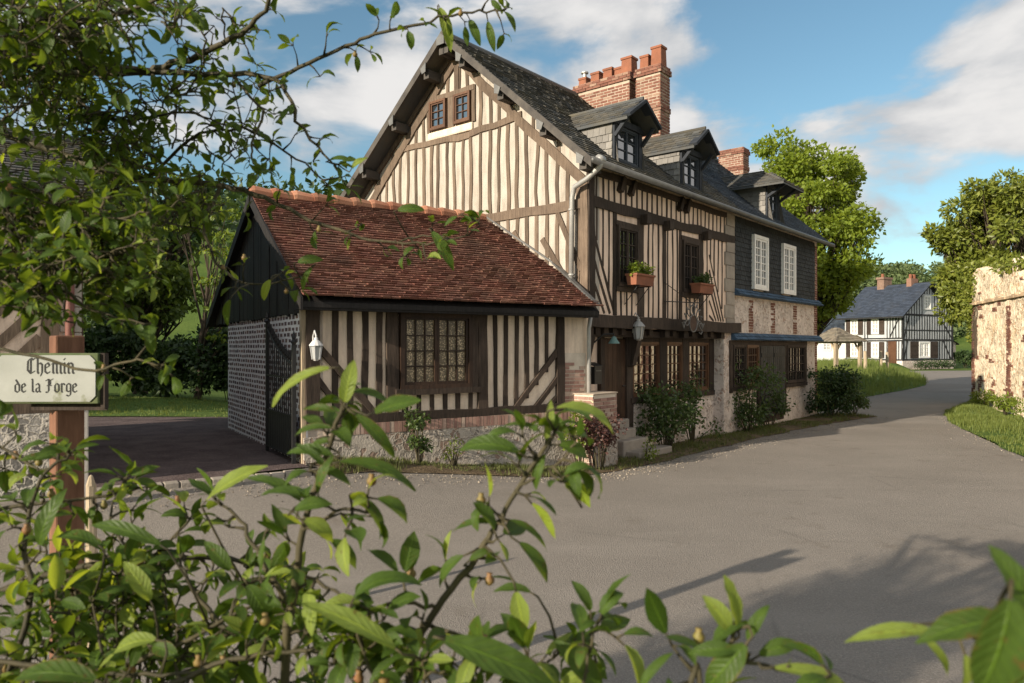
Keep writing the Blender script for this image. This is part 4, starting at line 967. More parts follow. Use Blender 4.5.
for k in range(70):
    x = rnd.uniform(.3, 18); z = rnd.uniform(.5, 4.1); w_ = rnd.choice((.2, .2, .4, .3)); bricks(b, PW, x, x+w_, z, z+rnd.choice((.07, .07, .14)), .2, .07, .012, -.004+rnd.uniform(0, .012))
for k in range(9): x = .8+k*1.45; bricks(b, PW, x, x+.32, .45, .45+rnd.uniform(.4, .75), .2, .07, .012, .004, ok=lambda a, z: rnd.random() > .25)
b.build('brick_piers', BRICK, gw)
b = MB(); 
for k in range(50):
    x = k*.38; b.pbox(PW, x, x+.365, 3.5, 3.575, -.03, .065+rnd.uniform(-.03, .015)); rnd.random() > .3 and b.pbox(PW, x+.1, min(LW, x+.44), 3.578, 3.62, -.03, .035+rnd.uniform(-.02, .012))
b.build('string_course', simple('ledge_stone', (.50, .38, .25), (.40, .28, .18), 4, .9, isl=.2), gw)
iv = thing('ivy', w0+Vector((0, 0, 3.2)), 'ivy and creeper hanging over the near end and top of the garden wall', 'ivy', RWZ)
f = MB(); cloud(f, [((rnd.uniform(-1.1, .6), rnd.uniform(-.35, .3), rnd.uniform(-.2, 1.7)), .36) for _ in range(44)]+[((.95+k*.3, rnd.uniform(-.2, .3), 1.32+.25*nz(k, 0, .6)), .27) for k in range(40)]+[((-.05, -.15, -.9+k*.25), .2) for k in range(5)], 70, .14, .10, .2)
f.build('leaves', L_LAUREL, iv); b = MB()
for k in range(5): b.tube([(.1+k*.12, -.22, -1.6), (.2+k*.1, -.25, -.4), (.15+k*.2, -.2, .9)], [.02, .015, .006], 5)
b.build('vine', BARK, iv)

# ------------------------------------------------------------------ far timbered house
fc = Vector((35.6, 66., -.1)); RF = R(28)
K = 51.2/724
far = thing('far_house', fc, 'distant black and white half-timbered house with blue slate roof', 'house', RF)
far.scale = (1.76, 1.2, 1.38); gw_, dl = 4.35, 5.0          # gable runs along local x, street side runs back along local y
we, wr = 3.7, 5.95
whf = m_plaster('far_whitewash', (.47, .485, .495), (.41, .425, .435), (.33, .34, .34))
m = MB(); m.box((0, 0, .0), (gw_, dl, we)); m.prism([(0, 0, we), (gw_, 0, we), (gw_/2, 0, wr-.15)], (0, dl, 0)); m.build('wall', whf, far)
m = MB(); m.box((-.03, -.03, -.4), (gw_+.03, dl+.03, .62)); m.build('stone_base', RUBBLE_F, far)
BLK = simple('black_beam', (.012, .013, .014), (.03, .03, .03), 9, .8); P1 = lambda a, z, o: (a, -o, z); P2 = lambda a, z, o: (-o, a, z)
f = MB(); op = (1.05, 2.55)
for i in range(20):
    a = .1+i*.218
    if a > gw_: break
    zt_ = we+(wr-.2-we)*(1-abs(a-gw_/2)/(gw_/2)); f.timber(P1, a, 2.05, a, 3.6, .065, .02, .01)
    if zt_ > we+.1 and not 1.75 < a < 2.6: f.timber(P1, a, we, a, zt_, .06, .02, .01)
    elif 1.75 < a < 2.6: f.timber(P1, a, 5.1, a, zt_, .06, .02)
    if not .5 < a < 3.05: f.timber(P1, a, .62, a, 1.95, .065, .02, .01)
for z in (.66, 2.0, 2.65, 3.68): f.timber(P1, 0, z, gw_, z, .11 if z != 2.65 else .07, .035, .008)
f.timber(P1, .1, 2.1, .55, 3.6, .08, .03); f.timber(P1, gw_-.1, 2.1, gw_-1.2, 3.6, .08, .03); f.timber(P1, gw_-.2, .7, gw_-.9, 1.95, .08, .03); f.timber(P1, .1, .7, .4, 1.95, .08, .03)
for sg in (0, 1): f.timber(P1, sg*gw_, we-.02, gw_/2, wr-.2, .13, .04); 
for a in (.05, gw_-.05): f.timber(P1, a, .6, a, we, .13, .04)
for i in range(30):
    a = .05+i*.24
    if a > dl: break
    for z0_, z1_ in ((.62, 1.9), (2.1, 3.6)):
        if not any(y0-.1 < a < y0+1.35 for y0 in (1.5, 3.35)) and not (z0_ < 1 and .4 < a < 1.2): f.timber(P2, a, z0_, a, z1_, .07, .02, .01)
for z in (.66, 1.95, 2.1, 3.62): f.timber(P2, 0, z, dl, z, .09, .035, .008)
f.timber(P2, .2, 3.55, 1.0, 2.2, .08, .03)
f.build('timber_frame', BLK, far)
window(far, P1, 1.32, 2.28, .78, 1.88, 2, 3, WHITEPAINT, GLASS_S, 2, .09, .04, .02, .06); window(far, P1, 1.78, 2.35, 4.05, 5.0, 2, 4, WHITEPAINT, GLASS_S, 2, .06, .03, .02, .05)
for a in (.62, 2.30): 
    s = MB(); s.pbox(P1, a, a+.68, .76, 1.9, .03, .06); [s.pbox(P1, a+.03, a+.65, z, z+.1, .06, .075) for z in (.95, 1.6)]; s.build('shutter', DARKTIMBER, far)
for y0 in (1.6, 3.45):
    for z in (.8, 2.4):
        window(far, P2, y0+.3, y0+.95, z, z+1.05, 2, 3, WHITEPAINT, GLASS_S, 2, .07, .035, .02, .06)
        for a in (y0-.12, y0+.97): s = MB(); s.pbox(P2, a, a+.4, z-.02, z+1.07, .03, .06); [s.pbox(P2, a+.02, a+.38, q, q+.08, .06, .075) for q in (z+.15, z+.8)]; s.build('shutter', DARKTIMBER, far)
s = MB(); s.pbox(P2, .45, 1.15, .1, 1.9, .02, .06); s.pbox(P2, .52, 1.08, .2, .9, .06, .08); s.build('door', BROWNWOOD, far)
rb = MB(); tl = MB(); hb = .45; sl_ = (wr-we)/(gw_/2+.35)*1.03
for sg in (1, -1):
    x0 = -.38 if sg > 0 else gw_+.38; ze = we-.16
    rb.prism([(x0, -.4, ze), (gw_/2, -.4, wr), (gw_/2, -.4, wr-.1), (x0, -.4, ze-.1)], (0, dl+.8, 0))
    U = Vector((0, 1, 0)); V = Vector((gw_/2-x0, 0, wr-ze)); vl = V.length; V.normalize(); N = Vector((-(wr-ze)*sg, 0, abs(gw_/2-x0))).normalized()
    tiles(tl, (x0, -.42, ze), U, V, N, dl+.84, vl, .26, .17, .014)
r_ = rb.build('roof', BLK, far); tl.build('roof_slates', m_tile('far_slate', (.042, .054, .078), (.065, .072, .085), .25, .25), r_)
b = MB(); b.box((gw_/2-.35, 3.4, 5.2), (gw_/2+.35, 4.0, 6.45)); b.box((gw_/2-.42, 3.35, 6.35), (gw_/2+.42, 4.05, 6.5)); ch = b.build('chimney', simple('chimney_brick', (.16, .10, .075), (.24, .16, .12), 8), far); b = MB(); b.lathe([(.12, 6.5), (.1, 6.75)], (gw_/2-.15, 3.7, 0), 8); b.build('chimney_pot', POT, ch)
b = MB(); b.box((gw_/2-.3, 1.1, 5.5), (gw_/2+.3, 1.5, 6.25)); ch = b.build('chimney', BRICK, far); 
for o in (-.15, .15): b = MB(); b.lathe([(.11, 6.25), (.1, 6.55)], (gw_/2+o, 1.3, 0), 8); b.build('chimney_pot', POT, ch)
p = fc+Vector((math.cos(RF), math.sin(RF), 0))*3.2+Vector((math.sin(RF), -math.cos(RF), 0))*.9
hd = thing('low_hedge', (p.x, p.y, H(p.x, p.y)), 'clipped low green hedge below the far house gable', 'hedge', RF); f = MB()
cloud(f, [((-2.5+k*.26, rnd.uniform(-.1, .1), .42), .48) for k in range(22)], 90, .13, .08, .4); f.build('foliage', L_HEDGE, hd); b = MB()
for k in range(9): b.tube([(-2.4+k*.6, 0, -.1), (-2.4+k*.6, 0, .4)], .02, 5)
b.build('stem', TWIG, hd)
for i, (sx_, dy) in enumerate(((0, -.32), (0, -.60))): pass
# cottage walls to either side of it
def cottage(name, x, y, rz, w, d, we_, wr_, wall, roofm, label):
    t = thing(name, (x, y, H(x, y)), label, 'house', rz); m = MB(); m.box((0, 0, -.5), (w, d, we_)); m.prism([(0, 0, we_), (0, d, we_), (0, d/2, wr_-.08)], (w, 0, 0)); m.build('wall', wall, t)
    r = MB(); tl = MB()
    for sg in (1, -1):
        y0 = -.3 if sg > 0 else d+.3; ze = we_-.18; r.prism([(-.25, y0, ze), (-.25, d/2, wr_), (-.25, d/2, wr_-.1), (-.25, y0, ze-.1)], (w+.5, 0, 0))
        V = Vector((0, d/2-y0, wr_-ze)); vl = V.length; V.normalize(); tiles(tl, (-.27, y0, ze), (1, 0, 0), V, Vector((0, -(wr_-ze)*sg, abs(d/2-y0))).normalized(), w+.54, vl, .3, .2, .015)
    r_ = r.build('roof', BOARD, t); tl.build('roof_tiles', roofm, r_)
    window(t, PF, w*.35, w*.35+.8, 1.0, 2.1, 2, 3, WHITEPAINT, GLASS_S, 2, .08, .04, .02, .06); window(t, lambda a, z, o: (-o, a, z), d*.4, d*.4+.8, 1.0, 2.1, 2, 3, DARKTIMBER, GLASS_S, 2, .08, .04, .02, .06)
    return t
q = at(826, 360, 74); cottage('cream_cottage', q.x-6.0, q.y+3, R(-62), 6, 5.4, 2.9, 5.6, PLASTER, SLATE_GREY, 'cream rendered cottage with pale roof half hidden behind the open shelter')
q = at(842, 360, 72); cottage('slate_roofed_cottage', q.x-3.6, q.y, R(-5), 4.6, 4, 2.9, 4.7, WHITEWASH, SLATE, 'small white cottage with blue slate roof beside the far timbered house')
q = at(966, 360, 78); cottage('rendered_barn', q.x-1.1, q.y, R(62), 7, 5.5, 2.5, 4.6, PLASTER_F, SLATE_OLD, 'low cream barn with brown roof right of the far timbered house')
q = at(966, 360, 70); shrub('dark_hedge', q.x, q.y, 'dark hedge between the far house and the cream barn', 'hedge', 2.6, 1.7, L_HEDGE, 160, .2, .13, 16)

# ------------------------------------------------------------------ open shelter on the bank
q = at(836, 350, 42); sz_ = H(q.x, q.y); sh = thing('open_shelter', (q.x, q.y, sz_), 'open wash-house shelter with a hipped lichen covered roof on wooden posts', 'shelter', R(20))
b = MB(); hw = .88
for x in (-1, 1):
    for y in (-1, 1): 
        p_ = MB(); p_.bar((x*hw, y*hw, -.4), (x*hw, y*hw, 1.62), .16, .16, (0, 1, 0))
        for dx, dy in ((-x, 0), (0, -y)): p_.bar((x*hw, y*hw, 1.1), (x*hw+dx*.35, y*hw+dy*.35, 1.6), .08, .08)
        p_.build('post', PALEWOOD, sh)
for s in (-1, 1): b.bar((-hw-.1, s*hw, 1.66), (hw+.1, s*hw, 1.66), .14, .14); b.bar((s*hw, -hw-.1, 1.665), (s*hw, hw+.1, 1.665), .13, .13)
b.build('beam', PALEWOOD, sh)
e = hw+.32; ap = 2.55; ez = 1.68; b = MB(); b.add([(-e, -e, ez), (e, -e, ez), (e, e, ez), (-e, e, ez), (0, 0, ap), (0, 0, ap-.1)], [(0, 1, 4), (1, 2, 4), (2, 3, 4), (3, 0, 4), (1, 0, 5), (2, 1, 5), (3, 2, 5), (0, 3, 5)])
r_ = b.build('roof', SLATE_OLD, sh); tl = MB()
for k in range(4):
    M = Matrix.Rotation(k*math.pi/2, 3, 'Z'); V = M @ Vector((0, e, ap-ez)); vl = V.length; V.normalize()
    tiles(tl, M @ Vector((-e, -e, ez)), M @ Vector((1, 0, 0)), V, M @ Vector((0, -(ap-ez), e)).normalized(), 2*e, vl, .2, .15, .018, ok=lambda u, v, vl=vl: abs(u-e) < e*(1-v/vl)+.04, jit=.01)
tl.build('roof_tiles', m_tile('mossy_tile', (.19, .16, .125), (.24, .22, .15), .6, .4), r_)
for i, (px_, yt, yb, d, lab) in enumerate(((865, 356, 376, 41, 'tall'), (880.5, 354, 371, 43, 'thick'), (887, 356, 372, 43.5, 'short'))):
    q = at(px_, yb, d); z = H(q.x, q.y)
    t = thing('fence_post', (q.x, q.y, z), {'tall': 'lone pale wooden post on the bank nearest the shelter', 'thick': 'left post of the pale pair before the far house door', 'short': 'right post of the pale pair before the far house door'}[lab], 'fence post', 0, 'pale wooden posts on the bank')
    b = MB(); b.tube([(0, 0, -.2), (.02, 0, .5), (0, 0, 1.15)], [.10, .095, .085], 8); b.build('shaft', PALEWOOD, t)

# ------------------------------------------------------------------ trees
def env(c, R_, n, r0, r1):
    return blob(c, R_, n, r0, r1)
tb = (12.1, 29.8, H(12.1, 29.8))
make_tree('lime_tree', tb, 'tall bright green tree rising behind the far end of the house', 'tree', 11.0,
          env((12.3, 29.8, 6.9), (2.75, 2.6, 3.9), 100, .45, .85)+env((11.2, 29.8, 9.0), (1.6, 1.7, 2.0), 20, .45, .8)+env((11.6, 29.6, 4.2), (1.5, 1.4, 1.6), 20, .45, .7)+env((12.9, 29.8, 4.7), (1.3, 1.3, 1.3), 14, .45, .65), L_LIME, 310, .18, .12, .15)
tb = (20.9, 28.6, 0)
make_tree('laurel_tree', tb, 'broad bushy evergreen tree overhanging the sunlit garden wall', 'tree', 8.4,
          env((19.9, 28.8, 6.1), (3.0, 2.3, 2.8), 84, .5, .8)+env((18.0, 28.6, 4.4), (.9, 1.2, 1.6), 18, .4, .6)+[((16.75, 28.6, 6.5), .45), ((17.2, 28.6, 6.2), .5), ((18.4, 28.6, 8.2), .6), ((17.6, 28.6, 7.4), .6), ((19.5, 28.6, 8.5), .6)], L_LAUREL, 310, .24, .11, .2)
make_tree('garden_tree', (21.5, 18.5, 0), 'leafy tree behind the garden wall beyond the right edge', 'tree', 8., env((21.5, 18.5, 5.6), (2.6, 2.6, 2.5), 24, .7, 1.1), L_LIME, 110, .3, .2, .2)
# behind the courtyard on the left
make_tree('garden_tree', (-12.6, 24.6, H(-12.6, 24.6)), 'round bright green tree behind the courtyard beside the left house', 'tree', 7.2, env((-12.4, 24.6, 4.5), (1.8, 1.8, 2.6), 44, .5, .85), L_GARDEN, 200, .2, .15, .2)
make_tree('garden_tree', (-17, 32, H(-17, 32)), 'dark spreading tree behind the lawn left of the meadow', 'tree', 7.5, env((-17, 32, 5.2), (2.6, 2., 3.4), 40, .7, 1.1), L_HEDGE, 150, .26, .18, .22)
make_tree('garden_tree', (-9.6, 22, H(-9.6, 22)), 'slender tree with pale layered branches beside the annex gable', 'tree', 6., [((-9.0+rnd.uniform(-1.3, .9), 22+rnd.uniform(-.8, .8), 2.3+k*.42), (.6, .45, .09)) for k in range(12)], L_FRESH, 95, .17, .10, .1)
make_tree('garden_tree', (-15.5, 30, H(-15.5, 30)), 'tall dark tree behind the roof of the left house', 'tree', 10., env((-15.5, 30, 7.4), (3.4, 2.4, 3.2), 32, .9, 1.3), L_HEDGE, 150, .3, .2, .26)
0 and make_tree('garden_tree', (-7.4, 33, H(-7.4, 33)), 'green tree directly behind the annex roof', 'tree', 7., env((-7.2, 33, 5.6), (1.7, 1.6, 2.1), 20, .6, .9), L_LIME, 150, .24, .16, .2)
for i, (x, y, w, h, lab) in enumerate(((-13.2, 22.0, 3.2, 2.7, 'dark garden hedge bush next to the left house'), (-10.9, 22.8, 3.2, 2.2, 'dark rounded bush at the back of the lawn below the meadow'), (-8.9, 22.8, 3.0, 2.8, 'dark bush at the back of the lawn nearest the annex'), (-11.9, 19.2, 1.8, 1.3, 'low dark bush at the left side of the lawn'))):
    shrub('garden_bush', x, y, lab, 'bush', w, h, L_HEDGE if i % 2 else L_DARK, 260, .17, .11, 34, group='bushes round the courtyard lawn')
make_tree('garden_tree', (-15.8, 13.2, H(-15.8, 13.2)), 'unseen dark tree added behind the left house to shade the courtyard lawn', 'tree', 8., env((-15.8, 13.2, 5.2), (3., 3., 2.8), 40, .8, 1.2), L_HEDGE, 130, .3, .2, .25)  # out-of-view tree added to keep the sun off the courtyard lawn
make_tree('garden_tree', (-18.5, 17.5, H(-18.5, 17.5)), 'second unseen dark tree added behind the left house to shade the lawn', 'tree', 8., env((-18.5, 17.5, 5.2), (3., 3., 2.8), 40, .8, 1.2), L_HEDGE, 130, .3, .2, .25)  # another added tree out of view, for more shade on the lawn
for i, (x, y) in enumerate(((2.4, -.5), (4.6, -.55), (6.4, -.5))):
    q = w0+wd*x+Vector((-wd.y, wd.x, 0))*(-1)*0+Vector((wd.y, -wd.x, 0))*.5
    shrub('weed_clump', q.x, q.y, ('tall weeds at the foot of the garden wall nearest its corner', 'tall weeds at the foot of the garden wall under the middle brick pier', 'tall weeds at the foot of the garden wall by the right edge')[i], 'weeds', .9, .55, L_FRESH, 60, .12, .035, 12, stems=8)
# courtyard lawn
verge('lawn', [(-14, 15.6), (-14, 21.8)], [(-5.6, 15.6), (-5.6, 21.8)], 40, GROUND, .02, -.9, .07, 5, wob=.05, gname='lawn_grass')
# wooded hill far away
hb_ = []
for k in range(420):
    y = rnd.uniform(150, 285); x = y*rnd.uniform(.30, .92); 
    z = H(x, y); r = rnd.uniform(2.2, 3.8); hb_.append(((x, y, z+r*.7), r))
f = MB(); cloud(f, hb_, 110, 1.05, .8, .5, .6); tag(f.build('distant_wood', L_WOOD), kind='stuff')
hb_ = []
for k in range(230):
    y = rnd.uniform(60, 112); x = -y*rnd.uniform(.16, .95)-2; z = H(x, y); r = rnd.uniform(1.8, 3.2)
    if -.53 < x/y < -.40 and y < 76: continue
    hb_.append(((x, y, z+r*.9), r))
f = MB(); cloud(f, hb_, 70, .9, .6, .5, .4); tag(f.build('hillside_wood', L_HEDGE), kind='stuff')
# street lamp-free overhead line over the courtyard trees

# loose grit and fallen bits along the road edges
g = MB()
def grit(pl, spread, n):
    for _ in range(n):
        i = rnd.randrange(len(pl)-1); u = rnd.random(); (x0, y0), (x1, y1) = pl[i], pl[i+1]
        x = x0+(x1-x0)*u+rnd.gauss(0, spread); y = y0+(y1-y0)*u-abs(rnd.gauss(0, spread)); z = H(x, y); r = rnd.uniform(.004, .016)
        a = [Vector((x, y, z+r*.5))+rv()*r for _ in range(5)]
        g.add(a, [(0, 1, 2), (0, 2, 3), (0, 3, 1), (1, 3, 4), (1, 4, 2), (2, 4, 3)])
grit([al(-2.5, -.7), al(0, -.7), al(4.1, -.85), hl(1.6, -.85), hl(6, -.9), hl(12.6, -1.6)], .22, 2600)
grit([(7.5, 8), (8.6, 11.2), (9.75, 14.4), (10.9, 17.4), (11.9, 19.8), (13.3, 22.2), (15.6, 24.8)], .2, 900)
tag(g.build('road_grit', simple('grit', (.20, .17, .13), (.36, .31, .25), 40, .9, isl=.4)), kind='stuff')

# ================================================================== apple tree and apple shoots near the view point
def apple_leaf(mb, p, d, n, L, w, curl=.35, fold=.28, seg=5, twist=0.):
    """serrate oval leaf bent along its length and folded at the midrib"""
    d = d.normalized(); n = (n-d*n.dot(d)).normalized(); s_ = d.cross(n); vs = []; fs = []; pos = Vector(p); step = L/seg; a = curl*.25
    ph = rnd.random()*50
    for i in range(seg+1):
        t = i/seg; ww = w*.5*max(.0, math.sin(math.pi*min(1, t*.94+.05))**.8)*(1.05-.25*t)
        if i == seg: ww = w*.015
        ww *= 1+.10*noise.noise(Vector((ph, t*4, 0)))
        dd = d*math.cos(a)-n*math.sin(a); nn = n*math.cos(a)+d*math.sin(a)
        s2 = (s_+nn*twist*t).normalized(); f_ = fold*(1-.4*t)
        rp = .10*w*noise.noise(Vector((ph, t*5, 3)))
        vs += [pos+s2*ww+nn*(ww*f_+rp), pos+s2*ww*.5+nn*(ww*f_*.32+rp*.3), pos, pos-s2*ww*.5+nn*(ww*f_*.32-rp*.3), pos-s2*ww+nn*(ww*f_-rp)]
        pos = pos+dd*step; a += curl*1.6/seg
    for i in range(seg):
        for k in range(4): fs.append((5*i+k, 5*i+k+1, 5*i+k+6, 5*i+k+5))
    mb.add(vs, fs); mb.uv += [(q, i/seg) for i in range(seg+1) for q in (1, .5, 0, -.5, -1)]
YF = [.2]
def spur(fol, tw, p, d, n, Lm, young=None, seg=4):
    """a cluster of leaves on a short spur"""
    for k in range(n):
        a = (d*.55+rv()*.95+Vector((0, 0, .12))).normalized(); nn = Vector((0, 0, 1))+rv()*.75
        if abs(a.dot(nn.normalized())) > .96: continue
        L = Lm*rnd.uniform(.55, 1.2); q = Vector(p)+a*L*.28
        tw.tube([p, q], [.0016, .0011], 4)
        apple_leaf(young if young and rnd.random() < YF[0] else fol, q, a, nn, L, L*rnd.uniform(.36, .56), rnd.uniform(.1, 1.2), rnd.uniform(.1, .5), seg, rnd.uniform(-.3, .3))
def smoothpath(pts, n=5):
    o = []
    P_ = [pts[0]]+pts+[pts[-1]]
    for i in range(1, len(P_)-2):
        for k in range(n):
            t = k/n; a, b, c, d = P_[i-1], P_[i], P_[i+1], P_[i+2]
            o.append(.5*((2*b)+(c-a)*t+(2*a-5*b+4*c-d)*t*t+(3*b-a-3*c+d)*t*t*t))
    o.append(pts[-1]); return o
class Apple:
    def __init__(s): s.w = MB(); s.f = MB(); s.y = MB(); s.fr = []; s.pts = []
    def twig(s, pts, r0, r1, gap, Lm, nl=3, side=.0, young=True, start=.0, wob=.01, seg=4):
        path = smoothpath([Vector(p) for p in pts]); path = [p+rv()*wob*rnd.random() for p in path]; m = len(path); s.pts += path
        s.w.tube(path, [r0+(r1-r0)*i/(m-1) for i in range(m)], 6); acc = 0.; tot = sum((b-a).length for a, b in zip(path, path[1:])); run = 0
        for a, b in zip(path, path[1:]):
            l = (b-a).length; run += l; acc += l
            while acc > gap:
                acc -= gap*rnd.uniform(.7, 1.3)
                if run/tot < start: continue
                d = (b-a).normalized(); o = rv(); o = (o-d*o.dot(d)).normalized(); p = a.lerp(b, rnd.random())
                e = p+(o+d*.4)*(.012+side*rnd.random()*.9)
                s.w.tube([p, p.lerp(e, .5)+rv()*.004, e], [r1*1.2+.0008, .0018, .0014], 4)
                spur(s.f, s.w, e, (o+d*.5).normalized(), nl, Lm, s.y if young else None, seg)
                if rnd.random() < .12: s.fr.append(e+rv()*.015)
        spur(s.f, s.w, path[-1], (path[-1]-path[-2]).normalized(), nl+2, Lm, s.y if young else None, seg)
    def hero(s, b, t, d, w, curl=.6, dt=None, face=(0, -.55, .85), young=False, fold=.3):
        p = at(b[0], b[1], d); q = at(t[0], t[1], dt or d); v = q-p; L = v.length*(1+.12*curl); n = Vector(face)+rv()*.25; dd = v.normalized(); n = (n-dd*n.dot(dd)).normalized()
        a0 = curl*.75; d0 = dd*math.cos(a0)+n*math.sin(a0); n0 = n*math.cos(a0)-dd*math.sin(a0)
        apple_leaf(s.y if young else s.f, p, d0, n0, L, w*d/FPX, curl*1.15, fold, 9)
        g_ = min(s.pts, key=lambda q: (q-(p-d0*.015)).length); s.w.tube([g_, g_.lerp(p-d0*.02, .6)+Vector((0, 0, .004)), p-d0*.012, p], [.002, .0017, .0015, .0012], 5)
    def build(s, t):
        s.w.build('branch', TWIG, t, smooth_=True); s.f.build('foliage', L_APPLE, t, smooth_=True)
        if s.y.v: s.y.build('young_foliage', L_YOUNG, t, smooth_=True)
        for q in s.fr[:24]:
            m_ = MB(); m_.lathe([(.001, 0), (.0055, .003), (.0065, .008), (.003, .013), (.004, .016)], q-t.location, 7); m_.build('fruitlet', FRUIT, t, smooth_=True)
def A_(lst, d):
    return [at(x, y, d if len(q) < 1 else q[0]) for x, y, *q in lst]
def localise(ap, t):
    o = t.location
    for mb in (ap.w, ap.f, ap.y): mb.v = [tuple(Vector(v)-o) for v in mb.v]

# ---- the old apple tree whose limbs reach in from the left
tbase = Vector((-3.5, .1, H(-3.5, .1)))
tree = thing('apple_tree', tbase, 'spreading apple tree reaching in from the upper left in front of the blue sky', 'apple tree')
YF[0] = .07; ap = Apple()
LIMBS = [
 ([(-160, 120, 2.1), (-40, 95, 2.0), (63, 75, 1.95), (150, 72, 1.9), (232, 75, 1.85), (281, 84, 1.8), (302, 130, 1.78), (337, 165, 1.75)], .0125, .0025),
 ([(150, 72, 1.9), (190, 58, 1.88), (218, 46, 1.85), (246, 30, 1.8), (268, 2, 1.75), (275, -40, 1.7)], .010, .004),
 ([(-170, 90, 2.3), (-40, 122, 2.2), (53, 151, 2.1), (105, 172, 2.05), (147, 179, 2.0), (225, 186, 1.95), (258, 196, 1.9), (291, 211, 1.86), (337, 230, 1.82), (395, 243, 1.8), (440, 242, 1.78)], .0135, .002),
 ([(-150, 60, 1.7), (-40, 48, 1.7), (20, 66, 1.7), (45, 40, 1.7), (44, -30, 1.7)], .008, .005),
 ([(258, 88, 1.82), (300, 66, 1.8), (345, 46, 1.78), (385, 32, 1.75), (430, 22, 1.72), (470, 12, 1.7), (505, 10, 1.68)], .006, .0022),
 ([(-120, 10, 1.5), (-20, 30, 1.5), (60, 28, 1.5), (130, 10, 1.5), (190, -14, 1.5)], .006, .003),
 ([(-120, 190, 1.6), (-20, 205, 1.55), (50, 225, 1.5), (110, 250, 1.48), (140, 262, 1.45)], .006, .002),
 ([(-120, 260, 1.4), (-10, 268, 1.4), (50, 285, 1.4), (95, 310, 1.38), (150, 325, 1.36)], .005, .002),
 ([(-60, 338, 1.5), (20, 352, 1.45), (85, 372, 1.42), (130, 360, 1.4), (160, 366, 1.4)], .004, .002),
 ([(220, 186, 1.95), (205, 225, 1.9), (215, 262, 1.85), (250, 285, 1.8), (300, 277, 1.78)], .005, .002),
 ([(105, 172, 2.05), (130, 205, 2.0), (165, 222, 1.95), (205, 230, 1.9)], .005, .002),
 ([(232, 75, 1.85), (262, 112, 1.8), (250, 150, 1.78), (262, 172, 1.76)], .004, .002),
 ([(147, 179, 2.0), (190, 140, 1.95), (240, 128, 1.9), (285, 150, 1.85), (330, 186, 1.8)], .005, .002),
 ([(60, 75, 1.95), (90, 110, 1.9), (130, 120, 1.9), (185, 112, 1.85), (225, 125, 1.8)], .005, .002),
 ([(0, 122, 2.2), (40, 100, 2.1), (95, 128, 2.0), (150, 150, 1.95)], .005, .002),
 ([(150, 72, 1.9), (185, 95, 1.86), (205, 40, 1.8), (180, 5, 1.8)], .004, .002),
 ([(395, 243, 1.8), (430, 235, 1.78), (462, 238, 1.76), (480, 222, 1.75)], .003, .0015),
]
for i, (pts, r0, r1) in enumerate(LIMBS):
    ap.twig([at(*p) for p in pts], r0, r1, .046, .040, 3, side=.05, wob=.008, start=.72 if i == 8 else .0)
# finer side growth filling the crown between the limbs
for _ in range(255):
    pts, r0, r1 = LIMBS[rnd.choice((0, 2, 2, 5, 6, 6, 7, 10, 12, 13, 14, 3, 1))]; k = rnd.randrange(1, len(pts)-1) if len(pts) > 2 else 0
    x, y, d = pts[k]; x += rnd.uniform(-40, 40); y += rnd.uniform(-12, 12)
    if y > 300: continue
    if x > 235 or y > 330 or (x > 120 and rnd.random() < .7): continue
    ap.twig([at(x, y, d), at(x+rnd.uniform(-30, 45), y+rnd.uniform(-32, 30), d+rnd.uniform(-.12, .12)), at(x+rnd.uniform(-20, 80), y+rnd.uniform(-60, 55), d+rnd.uniform(-.25, .25))], .0025, .0012, .044, .038, 3, side=.03)
for b, t_, w in (((440, 8), (452, 48), 13), ((488, 22), (494, 50), 9), ((470, 20), (480, 44), 10), ((505, 12), (517, 30), 8), ((330, 160), (352, 158), 9), ((398, 210), (424, 208), 11), ((432, 232), (455, 268), 13), ((352, 168), (366, 156), 8), ((298, 262), (322, 258), 11), ((312, 268), (300, 290), 9), ((125, 238), (142, 258), 12), ((92, 262), (130, 275), 12), ((140, 268), (128, 300), 10), ((230, 300), (225, 325), 10), ((270, 280), (262, 300), 10)):
    ap.hero(b, t_, 1.72, w, .5, face=(0, -.8, .5), young=rnd.random() < .4)
localise(ap, tree)
b = MB(); tp = [Vector((0, 0, -.3)), Vector((.02, .05, .6)), Vector((.12, .12, 1.3)), Vector((.10, .25, 1.9)), Vector((.3, .5, 2.3))]
b.tube(tp, [.20, .16, .14, .13, .11], 10)
for pts, r0, r1 in LIMBS[:4]+LIMBS[5:8]:
    e = at(*pts[0])-tbase; q = tp[rnd.choice((2, 3, 4))]; b.tube([q, q.lerp(e, .5)+Vector((0, 0, .12)), e], [.07, .045, r0*1.05], 7)
cl = []
sh_ = Vector((.766, .643, 0)); pq = Vector((-.643, .766, 0)); sd = Vector((-.766, -.643, .315))
while len(cl) < 150:
    w_ = pq*rnd.uniform(1.8, 3.05)+sh_*rnd.uniform(-5.6, -2.7); w_.z = rnd.uniform(1.95, 3.6)
    if w_.y > .2 and w_.x > -.95*w_.y-.5 or (w_.y > .9 and w_.x > -.9*w_.y): continue
    r_ = w_-Vector((-1.9, 3.1, 1.75)); s_ = r_.dot(sd)/sd.length_squared
    if (r_-sd*s_).length < .6: continue
    c = w_-tbase; cl.append((c, .36)); q = tp[3]; b.tube([q, q.lerp(c, .55)+rv()*.15, c], [.05, .03, .01], 5)
b.build('trunk', BARK, tree)
f = MB(); cloud(f, [(tuple(c), r) for c, r in cl], 130, .06, .034, .1); f.build('crown', L_APPLE, tree)
ap.build(tree)

YF[0] = .2
